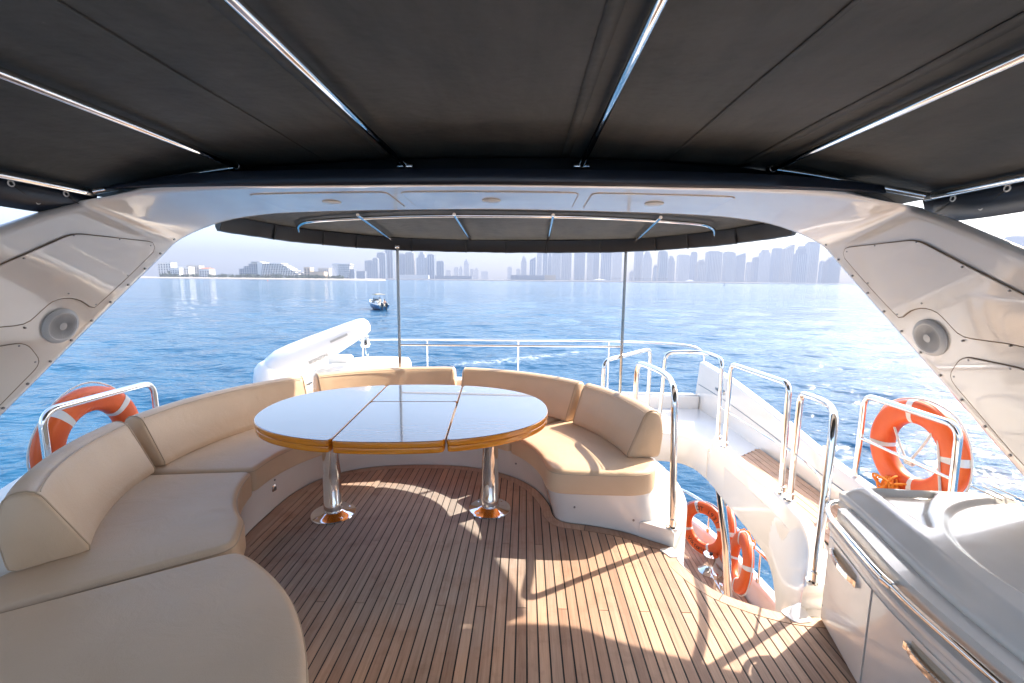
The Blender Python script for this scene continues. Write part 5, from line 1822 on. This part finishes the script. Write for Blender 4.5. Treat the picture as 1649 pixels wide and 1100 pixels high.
ORD = ['first', 'second', 'third', 'fourth', 'fifth', 'sixth', 'seventh', 'eighth', 'ninth', 'tenth', 'eleventh', 'twelfth', 'thirteenth', 'fourteenth', 'fifteenth', 'sixteenth', 'seventeenth', 'eighteenth', 'nineteenth', 'twentieth', 'twenty-first', 'twenty-second', 'twenty-third']
def tower(px0, px1, pyt, D, style, label, m):
    a, b = at(px0, 450, D), at(px1, 450, D)
    h = at((px0 + px1) / 2, pyt, D).z - SEA_Z
    w = b.x - a.x
    dp = min(max(w * RS.uniform(.7, 1.1), 14), 60)
    D += RS.uniform(-250, 650) if D > 3000 else RS.uniform(-60, 200)
    a, b = at(px0, 450, D), at(px1, 450, D)
    h = at((px0 + px1) / 2, pyt, D).z - SEA_Z
    w = (b.x - a.x) * RS.uniform(.86, 1.0)
    e = empty('tower', label, 'tower', ((a.x + b.x) / 2, D, SEA_Z), 'hazy skyline towers')
    g = G(); V, F = [], []
    if style == 'step':
        wbox(V, F, -w / 2, w / 2, 0, dp, 0, h * .80); mesh('body', V, F, m, e, smooth=False)
        V, F = [], []; wbox(V, F, -w * .32, w * .34, 2, dp - 2, h * .80, h * .92); mesh('setback', V, F, m, e, smooth=False)
        V, F = [], []; wbox(V, F, -w * .16, w * .20, 4, dp - 4, h * .92, h); mesh('crown', V, F, 'concrete', e, smooth=False)
    elif style == 'spire':
        wbox(V, F, -w / 2, w / 2, 0, dp, 0, h * .74); mesh('body', V, F, m, e, smooth=False)
        V, F = [], []; wbox(V, F, -w * .36, w * .36, 2, dp - 2, h * .74, h * .85); mesh('setback', V, F, m, e, smooth=False)
        G().lathe([(w * .34, h * .85), (w * .18, h * .92), (w * .05, h * .96), (0.6, h)], (0, dp / 2, 0), 8).build('spire', 'concrete', e, smooth=False)
    elif style == 'dome':
        wbox(V, F, -w / 2, w / 2, 0, dp, 0, h * .78); mesh('body', V, F, m, e, smooth=False)
        G().lathe([(w * .5, h * .78), (w * .46, h * .86), (w * .32, h * .93), (w * .1, h * .97), (0.8, h)], (0, dp / 2, 0), 14).build('dome', m, e)
    elif style == 'slant':
        n_ = 8
        V = [(-w / 2, 0, 0), (w / 2, 0, 0), (w / 2, dp, 0), (-w / 2, dp, 0), (-w / 2, 0, h * .88), (w / 2, 0, h), (w / 2, dp, h), (-w / 2, dp, h * .88)]
        F = [(0, 3, 2, 1), (4, 5, 6, 7), (0, 1, 5, 4), (1, 2, 6, 5), (2, 3, 7, 6), (3, 0, 4, 7)]
        mesh('body', V, F, m, e, smooth=False)
    else:
        wbox(V, F, -w / 2, w / 2, 0, dp, 0, h * .965); mesh('body', V, F, m, e, smooth=False)
        V, F = [], []; wbox(V, F, -w * .38, w * .30, 3, dp - 3, h * .965, h); mesh('plant_room', V, F, 'concrete', e, smooth=False)
    # balcony and fin bands standing proud of the front
    nf = max(2, int(w / 11))
    V, F = [], []
    hh = h * (.74 if style in ('spire', 'dome') else .80 if style == 'step' else .87 if style == 'slant' else .955)
    for i in range(nf + 1):
        x_ = -w / 2 + w * (i + .0) / nf
        wbox(V, F, x_ - 1.1, x_ + 1.1, -1.6, 0.5, 3, hh - RS.uniform(0, 8))
    mesh('facade_fins', V, F, RS.choice(['concrete', 'white_wall']), e, smooth=False)
    return e

NEARL = [  # cluster beside the left canopy post
    (588, 602, 419, 'flat', 'tower_grey'), (601, 609, 415, 'flat', 'tower_grey'), (608, 621, 406, 'flat', 'tower_glass'), (620, 634, 396, 'flat', 'tower_glass'), (643, 653, 408, 'flat', 'tower_grey'),
    (653, 667, 406, 'flat', 'tower_sand'), (671, 687, 406, 'step', 'tower_white'), (688, 700, 409, 'flat', 'tower_glass'), (703, 715, 420, 'flat', 'tower_grey')]
for i, (a, b, t, st_, m) in enumerate(NEARL):
    tower(a, b, t, 2350 + 40 * (i % 3), st_, 'bluish block, %s from left in the cluster round the left canopy post' % ORD[i], m)
MIDS = [(718, 726, 435, 'flat'), (731, 738, 430, 'flat'), (739, 745, 428, 'step'), (747, 755, 417, 'dome'), (757, 763, 433, 'flat'), (763, 771, 431, 'step'), (774, 787, 437, 'flat'), (817, 824, 430, 'flat'), (831, 838, 433, 'flat')]
for i, (a, b, t, st_) in enumerate(MIDS):
    tower(a, b, t, 4300 + 50 * (i % 2), st_, 'faint low tower, %s from left in the gap midway between the canopy posts' % ORD[i], RS.choice(['tower_sand', 'tower_grey']))
TALL = [(838.5, 848, 409, 'spire'), (852.5, 862.5, 414, 'slant'), (864, 872, 396, 'flat'), (873.5, 881, 398, 'flat'), (881.5, 888, 403, 'step'), (889, 902, 388, 'flat'), (903, 920, 392, 'step'), (924, 942, 386, 'flat'),
        (945, 954, 390, 'flat'), (954.5, 964, 396, 'slant'), (968, 984, 388, 'flat'), (985, 1001, 384, 'step')]
for i, (a, b, t, st_) in enumerate(TALL):
    tower(a, b, t, 3250 + 60 * (i % 3), st_, 'pale slab tower, %s from left in the dense block before the right canopy post' % ORD[i], ['tower_grey', 'tower_glass', 'tower_white'][i % 3])
RIGHT = [(1014, 1022, 436, 'step'), (1022, 1034, 402, 'flat'), (1034.5, 1049, 405, 'step'), (1052, 1059.5, 426, 'step'), (1060, 1074, 404, 'flat'), (1074.5, 1086, 412, 'step'), (1091, 1111, 410, 'flat'), (1111.5, 1121, 405, 'flat'),
         (1122, 1137, 418, 'step'), (1137.5, 1161, 404, 'flat'), (1167, 1182, 405, 'flat'), (1183.5, 1198, 407, 'slant'), (1202, 1212, 422, 'flat'), (1212.5, 1220, 414, 'flat'), (1220.5, 1241, 402, 'step'), (1244.5, 1259, 399, 'flat'), (1260.5, 1276, 393, 'slant'),
         (1281, 1297, 396, 'step'), (1299, 1315, 389, 'flat'), (1321, 1329, 420, 'flat'), (1332, 1352, 414, 'step')]
for i, (a, b, t, st_) in enumerate(RIGHT):
    tower(a, b, t, 3300 + 90 * (i % 4), st_, 'hazy tower, %s from left between the right canopy post and right arch leg' % ORD[i], ['tower_sand', 'tower_grey', 'tower_white', 'tower_glass'][i % 4])
tower(1616, 1648, 380, 3400, 'flat', 'hazy tower seen over the right arch leg at the picture edge', 'tower_grey')

# latticed sloping building on the near shore
a, b = at(537, 450, 1500), at(566, 450, 1500)
e = empty('terraced_building', 'pale fan shaped building with slanting terraces left of the blue towers', 'building', ((a.x + b.x) / 2, 1500, SEA_Z))
w = b.x - a.x
h = at(540, 423, 1500).z - SEA_Z
V, F = [], []
for i in range(7):
    z0, z1 = h * (.18 + i * .117), h * (.18 + i * .117) + h * .055
    wbox(V, F, -w * (.20 + .05 * i), w * .5 - w * .08 * (6 - i) * .3, -4 - i, 25, z0, z1)
mesh('terrace_slabs', V, F, 'white_wall', e, smooth=False)
V, F = [], []; wbox(V, F, -w * .2, w * .38, 0, 24, 0, h * .94); mesh('core', V, F, 'tower_grey', e, smooth=False)
V, F = [], []
for i in range(6):
    n0 = len(V); x_ = -w * .18 + i * w * .1
    V += [(x_, -3, h * .1), (x_ + 1.5, -3, h * .1), (x_ - w * .28 + i * 4, -9, h * .95), (x_ - w * .28 + i * 4 - 1.5, -9, h * .95), (x_, -1, h * .1), (x_ + 1.5, -1, h * .1), (x_ - w * .28 + i * 4, -7, h * .95), (x_ - w * .28 + i * 4 - 1.5, -7, h * .95)]
    F += [tuple(n0 + k_ for k_ in f) for f in ((0, 1, 2, 3), (4, 5, 6, 7), (0, 1, 5, 4), (1, 2, 6, 5), (2, 3, 7, 6), (3, 0, 4, 7))]
mesh('diagonal_struts', V, F, 'concrete', e, smooth=False)

def lowblock(name, label, px0, px1, pyt, D, m, cat, roof=None, windows=True, group=None, dep=18):
    a, b = at(px0, 450, D), at(px1, 450, D)
    h = at((px0 + px1) / 2, pyt, D).z - SEA_Z
    w = b.x - a.x
    e = empty(name, label, cat, ((a.x + b.x) / 2, D, SEA_Z), group)
    V, F = [], []; wbox(V, F, -w / 2, w / 2, 0, dep, 0, h); mesh('wall', V, F, m, e, smooth=False)
    if roof == 'tile':
        V = [(-w / 2 - .6, -.6, h), (w / 2 + .6, -.6, h), (w / 2 + .6, dep + .6, h), (-w / 2 - .6, dep + .6, h), (-w * .25, dep / 2, h + 3), (w * .25, dep / 2, h + 3)]
        mesh('roof', V, [(0, 3, 2, 1), (0, 1, 5, 4), (1, 2, 5), (2, 3, 4, 5), (3, 0, 4)], 'roof_tile', e, smooth=False)
    else:
        V, F = [], []; wbox(V, F, -w / 2 - .4, w / 2 + .4, -.4, dep + .4, h, h + .8); mesh('parapet', V, F, m, e, smooth=False)
    if windows:
        nw = max(2, int(w / 5)); nfl = max(1, int((h - 4) / 3.6))
        for fl in range(nfl):
            for k_ in range(nw):
                x_ = -w / 2 + w * (k_ + .5) / nw
                V, F = [], []; z_ = 4.2 + fl * 3.6
                wbox(V, F, x_ - w / nw * .28, x_ + w / nw * .28, -.25, .15, z_, z_ + 1.9)
                mesh('window', V, F, 'window_glass', e, smooth=False)
    return e
# island villas
lowblock('villa', 'tall white villa with arches at the left end of the island', 256, 277, 423.5, D1 + 90, 'white_wall', 'villa')
lowblock('villa', 'white two storey villa beside the dark trees near the left end of the island', 275, 290, 432, D1 + 45, 'white_wall', 'villa')
lowblock('villa', 'white villa with a rounded upper floor in the middle of the left shore', 289, 305, 430, D1 + 60, 'white_wall', 'villa')
lowblock('villa', 'white villa with an orange tiled roof on the left shore', 322, 338, 433, D1 + 50, 'white_wall', 'villa', roof='tile')
lowblock('villa', 'low grey block behind the villas on the left shore', 302, 322, 428, D1 + 140, 'concrete', 'building')
lowblock('villa', 'small beige block right of the long hotel', 490, 500, 431, D1 + 80, 'beige_wall', 'building')
lowblock('villa', 'low beige pavilion on the shore right of the hotel', 500, 522, 438, D1 + 60, 'beige_wall', 'pavilion', windows=False)
lowblock('villa', 'pale block between the hotel and the fan shaped building', 513, 530, 432, D1 + 180, 'concrete', 'building')
lowblock('villa', 'dark low block at the foot of the fan shaped building', 556, 571, 434, 1500, 'tower_grey', 'building', windows=False)
lowblock('villa', 'low stepped block at the left foot of the blue towers', 572, 588, 437, 1800, 'tower_grey', 'building', windows=False)
lowblock('terminal', 'long low dark building on the breakwater left of the right canopy post', 822, 876, 443.5, 1800, 'tower_grey', 'building', windows=False)
lowblock('terminal', 'beige end block of the long low building on the breakwater', 877, 895, 443.5, 1795, 'beige_wall', 'building', windows=False)
lowblock('terminal', 'low grey building on the breakwater right of the left canopy post', 700, 760, 444.5, 1830, 'tower_grey', 'building', windows=False)
lowblock('terminal', 'low pale building in front of the blue towers by the left canopy post', 640, 690, 443.0, 1840, 'white_wall', 'building', windows=False)
# white tents
for a, b, lab in ((955, 976, 'white tent roof on the breakwater left of the right canopy post'), (1105, 1117, 'white slanting tent roof on the breakwater below the right towers')):
    p, q = at(a, 447.5, 1760), at(b, 447.5, 1760)
    w = q.x - p.x
    e = empty('tent', lab, 'tent', ((p.x + q.x) / 2, 1760, SEA_Z + 4))
    V = [(-w / 2, -6, 3), (w / 2, -6, 3), (w / 2, 8, 3), (-w / 2, 8, 3), (-w * .1, 1, 8), (w * .2, 1, 7.5)]
    mesh('roof', V, [(0, 1, 5, 4), (1, 2, 5), (2, 3, 4, 5), (3, 0, 4)], 'white_wall', e, smooth=False)
    g = G()
    for x_ in (-w * .45, w * .45):
        G().box((x_, -5, 1.4), (.4, .4, 3.2)).build('pole', 'concrete', e, smooth=False)
# hotel: grey stepped wing, white end wall and receding white terraces
e = empty('hotel', 'long white terraced hotel with a grey stepped wing on the left shore', 'hotel', (at(440, 450, D1 + 70).x, D1 + 70, SEA_Z))
ox = at(440, 450, D1 + 70).x
def hx_(px): return at(px, 450, D1 + 70).x - ox
def hz_(py, px=440): return at(px, py, D1 + 70).z - SEA_Z
for px0, px1, top in ((384, 392, 433), (392, 400, 429), (400, 416, 425)):
    V, F = [], []; wbox(V, F, hx_(px0), hx_(px1), 4, 30, 0, hz_(top)); mesh('grey_wing', V, F, 'tower_grey', e, smooth=False)
V, F = [], []; wbox(V, F, hx_(406), hx_(420), 0, 24, hz_(424.5), hz_(421.5)); mesh('roof_house', V, F, 'concrete', e, smooth=False)
V, F = [], []; wbox(V, F, hx_(416), hx_(424), -1, 28, 0, hz_(422.5)); mesh('end_wall', V, F, 'white_wall', e, smooth=False)
for fl in range(7):
    top = 424.0 + fl * 2.75
    x1 = 455 + fl * 5.0
    V, F = [], []; wbox(V, F, hx_(424), hx_(x1), -2 - fl * 1.6, 26, hz_(top + 1.15), hz_(top)); mesh('terrace', V, F, 'white_wall', e, smooth=False)
    V, F = [], []; wbox(V, F, hx_(424), hx_(x1 - 1), 1.5 - fl * 1.6, 26, hz_(top + 2.75), hz_(top + 1.15)); mesh('glazing', V, F, 'window_glass', e, smooth=False)
    V, F = [], []
    nd = int((x1 - 426) / 4)
    for k_ in range(nd):
        x_ = hx_(427 + k_ * 4)
        wbox(V, F, x_ - .35, x_ + .35, -2.2 - fl * 1.6, 2 - fl * 1.6, hz_(top + 2.75), hz_(top + .6))
    mesh('dividers', V, F, 'white_wall', e, smooth=False)

# trees on the island: a few crown meshes shared by all
def crown_mesh(seed, rx, rz, n=150):
    r_ = np.random.RandomState(seed)
    V, F = [], []
    cl = [(r_.normal(0, .4) * rx, r_.normal(0, .4) * rx, rz * (.9 + r_.normal(0, .35))) for _ in range(9)]
    for i in range(n):
        c = cl[i % 9]
        p = np.array(c) + r_.normal(0, .28, 3) * np.array([rx, rx, rz])
        s_ = r_.uniform(.10, .24) * rx
        u = r_.normal(0, 1, 3); u /= np.linalg.norm(u)
        v = np.cross(u, r_.normal(0, 1, 3)); v /= np.linalg.norm(v)
        k_ = len(V)
        V += [p + u * s_, p + v * s_ * .8, p - u * s_, p - v * s_ * .8]
        F.append((k_, k_ + 1, k_ + 2, k_ + 3))
    me = bpy.data.meshes.new('crown')
    me.from_pydata([tuple(v) for v in V], [], F)
    me.materials.append(MATS['foliage'])
    return me
crowns = [crown_mesh(i, 5.5, 4.0) for i in range(4)]
tk = bpy.data.meshes.new('trunk')
V, F = tube_geo([(0, 0, 0), (0.1, 0, 2), (0, 0.1, 4.2)], 0.35, 6, r_end=.18)
tk.from_pydata([tuple(v) for v in V], [], F); tk.materials.append(MATS['bark'])
def tree(px, D, s, label, group):
    p = at(px, 450, D)
    e = empty('tree', label, 'tree', (p.x, D, SEA_Z + 3.2), group)
    e.scale = (s, s, s); e.rotation_euler = (0, 0, RS.uniform(0, 6))
    link('crown', RS.choice(crowns), e); link('trunk', tk, e)
for i in range(62):
    px = 262 + i * 4.75 + RS.uniform(-1.5, 1.5)
    if 322 < px < 336: continue
    tree(px, D1 + RS.uniform(30, 44), RS.uniform(.75, 1.15), 'small hazy green tree in the row along the left island shore', 'trees along the island shore')
for px, s in ((278, 1.9), (284, 2.1), (290, 1.8), (296, 1.5)):
    tree(px, D1 + 75, s, 'tall dark tree in the clump behind the white villas on the left island', 'dark trees behind the villas')
# palms on the breakwater
V, F = [], []
V, F = tube_geo([(0, 0, 0), (.2, 0, 4), (.1, 0, 8)], 0.4, 6, r_end=.25)
ptk = bpy.data.meshes.new('trunk'); ptk.from_pydata([tuple(v) for v in V], [], F); ptk.materials.append(MATS['bark'])
V, F = [], []
for i in range(14):
    a = i * 2.4
    for k_ in range(3):
        n0 = len(V); r0, r1 = 1.2 * k_, 1.2 * (k_ + 1)
        z0, z1 = 8 + .8 * math.sin(r0 * .8), 8 + .8 * math.sin(r1 * .8) - .25 * k_
        wd = .55
        V += [(r0 * math.cos(a) - wd * math.sin(a), r0 * math.sin(a) + wd * math.cos(a), z0), (r0 * math.cos(a) + wd * math.sin(a), r0 * math.sin(a) - wd * math.cos(a), z0), (r1 * math.cos(a) + wd * math.sin(a), r1 * math.sin(a) - wd * math.cos(a), z1), (r1 * math.cos(a) - wd * math.sin(a), r1 * math.sin(a) + wd * math.cos(a), z1)]
        F.append((n0, n0 + 1, n0 + 2, n0 + 3))
pfr = bpy.data.meshes.new('fronds'); pfr.from_pydata(V, [], F); pfr.materials.append(MATS['foliage'])
for px in (930, 937, 946, 957, 962, 969, 987, 992, 998, 1014, 1020, 1026, 1032, 1039, 1045, 1052, 1058, 1064, 1070):
    p = at(px, 450, 1740)
    e = empty('palm', 'tiny palm in the row along the breakwater beside the right canopy post', 'palm', (p.x, 1740 + RS.uniform(-4, 4) - 30 * (px > 1000), SEA_Z + 4.2), 'palms along the breakwater')
    e.rotation_euler = (0, 0, RS.uniform(0, 6)); e.scale = (1.25,) * 3
    link('trunk', ptk, e); link('fronds', pfr, e)
# channel marker
p = at(1166, 458, 700)
e = empty('channel_marker', 'small dark channel marker standing in the water below the right towers', 'buoy', (p.x, 700, SEA_Z))
G().lathe([(1.4, -.3), (1.4, .5), (.5, .9), (.25, 2.5), (.25, 3.6)], (0, 0, 0), 12).build('float', 'dark_cloth', e)
G().lathe([(0, 3.2), (.6, 3.8), (0, 4.5)], (0, 0, 0), 8).build('topmark', 'dark_cloth', e)
p = at(431, 449.8, 600)
e = empty('marker_buoy', 'tiny orange marker buoy on the water before the left island', 'buoy', (p.x, 600, SEA_Z))
G().lathe([(0, -.3), (.7, 0), (.75, .4), (.3, 1.0), (0.1, 1.6)], (0, 0, 0), 12).build('float', 'buoy_orange', e)
G().lathe([(0.08, 1.5), (.08, 2.0), (0, 2.1)], (0, 0, 0), 6).build('pin', 'dark_cloth', e)

# ------------------------------------------------------------------ motorboat
mp_ = at(618, 500.5, 78)
mb = empty('motorboat', 'small blue and white motorboat with twin outboards and tan bimini on the water', 'motorboat', (mp_.x, 78, SEA_Z))
mb.rotation_euler = (0, 0, rad(38))       # bow away to the left
# local: x right, y forward (bow), stern at y=0
L_, Wd = 6.6, 2.3
stn_ = [(0, 1.0, .85, 0), (1.5, 1.08, .95, 0), (3.2, 1.05, 1.05, 0), (4.6, .82, 1.18, .05), (5.7, .45, 1.32, .25), (6.4, .12, 1.42, .7), (6.6, .02, 1.45, 1.0)]
V, F = [], []
for y_, hw, zt, zk in stn_:
    V += [(-hw, y_, zt), (-hw * 1.02, y_, zt - .12), (-hw * .92, y_, .35 + zk * .6), (-hw * .55, y_, .02 + zk), (0, y_, -.25 + zk), (hw * .55, y_, .02 + zk), (hw * .92, y_, .35 + zk * .6), (hw * 1.02, y_, zt - .12), (hw, y_, zt), (hw * .84, y_, zt - .02), (hw * .8, y_, .45 + zk * .5), (-hw * .8, y_, .45 + zk * .5), (-hw * .84, y_, zt - .02)]
n = 13
for i in range(len(stn_) - 1):
    for k_ in range(n):
        l = (k_ + 1) % n
        F.append((i * n + k_, i * n + l, (i + 1) * n + l, (i + 1) * n + k_))
F.append(tuple(range(n)))
hb = mesh('hull', V, F, 'boat_blue', mb, angle=50)
g = G()
for sx in (-1, 1):
    g.tube([(sx * hw * .97, y_, zt + .01) for y_, hw, zt, zk in stn_], 0.10, 8)
g.build('gunwale', 'white_paint', hb)
G().box((0, 5.2, 1.2), (1.0, 1.3, .08), bev=.03).build('foredeck', 'white_paint', mb)
G().box((0, 2.9, .95), (.85, .9, .95), bev=.1).build('console', 'white_paint', mb)
G().box((0, 3.3, 1.6), (.8, .05, .4), bev=.02).build('windscreen', 'window_glass', mb)
G().box((0, 1.9, .75), (1.0, .5, .6), bev=.1).build('helm_seat', 'cream_cushion', mb)
G().box((0, .45, .7), (1.6, .5, .4), bev=.08).build('stern_seat', 'cream_cushion', mb)
for sx in (-1, 1):
    ob = G().box((sx * .38, -.38, .95), (.42, .55, .62), bev=.12).build('outboard', 'engine_black', mb)
    G().box((sx * .38, -.3, .2), (.18, .3, 1.1), bev=.05).build('leg', 'engine_black', ob)
V, F = [], []
for i in range(6):
    for j in range(6):
        x_, y_ = -.85 + 1.7 * i / 5, 1.3 + 2.0 * j / 5
        V.append((x_, y_, 2.72 - .10 * ((i - 2.5) / 2.5) ** 2 - .06 * ((j - 2.5) / 2.5) ** 2))
for i in range(5):
    for j in range(5): F.append((i * 6 + j, i * 6 + j + 1, (i + 1) * 6 + j + 1, (i + 1) * 6 + j))
bi = mesh('bimini', V, F, 'tan_cloth', mb)
m_ = bi.modifiers.new('thick', 'SOLIDIFY'); m_.thickness = .05
for sx in (-1, 1):
    for y0, y1 in ((2.6, 1.4), (2.3, 3.2)):
        G().tube([(sx * .85, y0, 1.0), (sx * .84, y1, 2.62)], .025, 6).build('frame_tube', 'chrome', bi)
G().tube([(-.9, .1, .9), (-.9, -.1, 2.3)], .02, 6).build('flag_staff', 'chrome', mb)
# people aboard, tiny in the picture
def tiny_person(label, loc, shirt, rz=0, sit=True):
    e = empty('person', label, 'person', loc)
    e.rotation_euler = (0, 0, rz)
    bm = bmesh.new()
    me = bpy.data.meshes.new('body')
    hip = .45 if sit else .9
    J = {'pel': (0, 0, hip), 'chest': (0, 0, hip + .38), 'neck': (0, 0.02, hip + .55), 'head': (0, .04, hip + .70), 'top': (0, .04, hip + .82)}
    V = [J['pel'], J['chest'], J['neck'], J['head'], J['top']]
    E = [(0, 1), (1, 2), (2, 3), (3, 4)]
    R_ = [.15, .16, .06, .10, .07]
    for sx in (-1, 1):
        b = len(V)
        V += [(sx * .20, 0, hip + .45), (sx * .27, .10, hip + .20), (sx * .18, .30, hip + .14)]
        E += [(1, b), (b, b + 1), (b + 1, b + 2)]; R_ += [.07, .05, .04]
        b = len(V)
        if sit: V += [(sx * .10, .12, hip), (sx * .12, .46, hip + .02), (sx * .12, .48, .06), (sx * .12, .62, .04)]
        else: V += [(sx * .10, .0, hip - .05), (sx * .11, .04, hip * .52), (sx * .11, 0, .07), (sx * .12, .15, .04)]
        E += [(0, b), (b, b + 1), (b + 1, b + 2), (b + 2, b + 3)]; R_ += [.10, .075, .05, .045]
    me.from_pydata(V, E, [])
    o = link('body', me, e, shirt)
    sk = o.modifiers.new('skin', 'SKIN')
    if not me.skin_vertices: me.skin_vertices.new()
    for i, r_ in enumerate(R_): me.skin_vertices[0].data[i].radius = (r_, r_ * .85)
    me.skin_vertices[0].data[0].use_root = True
    ss = o.modifiers.new('sub', 'SUBSURF'); ss.levels = 1; ss.render_levels = 1
    G().lathe([(0, .15), (.08, .13), (.115, .03), (.10, -.06), (0, -.07)], (0, 0.03, hip + .74), 12).build('hair', 'dark_cloth', e)
M4 = Matrix.Translation((mp_.x, 78, SEA_Z)) @ Matrix.Rotation(rad(38), 4, 'Z')
tiny_person('person in dark clothes seated forward in the motorboat', M4 @ Vector((-.35, 3.9, .55)), 'dark_cloth', rad(200))
tiny_person('person in a cream top seated at the helm of the motorboat', M4 @ Vector((.1, 2.0, .75)), 'cream_cushion', rad(38))
tiny_person('person in a light shirt seated at the stern of the motorboat', M4 @ Vector((.45, .65, .5)), 'skin', rad(38))

# ------------------------------------------------------------------ haze
hz = bpy.data.materials.new('haze_air')
hz.use_nodes = True
nt = hz.node_tree
nt.nodes.clear()
out = nt.nodes.new('ShaderNodeOutputMaterial')
pv = nt.nodes.new('ShaderNodeVolumePrincipled')
pv.inputs['Color'].default_value = (0.345, 0.37, 0.438, 1)
pv.inputs['Density'].default_value = 0.00039
pv.inputs['Anisotropy'].default_value = 0.0
nt.links.new(pv.outputs[0], out.inputs['Volume'])
V, F = [], []
wbox(V, F, -6000, 6000, -6000, 6000, SEA_Z - 1.5, 330)
me = bpy.data.meshes.new('haze')
me.from_pydata(V, [], F)
me.materials.append(hz)
o = bpy.data.objects.new('haze', me)
C.objects.link(o)
o['kind'] = 'stuff'
o['label'] = 'pale blue sea haze over the water'
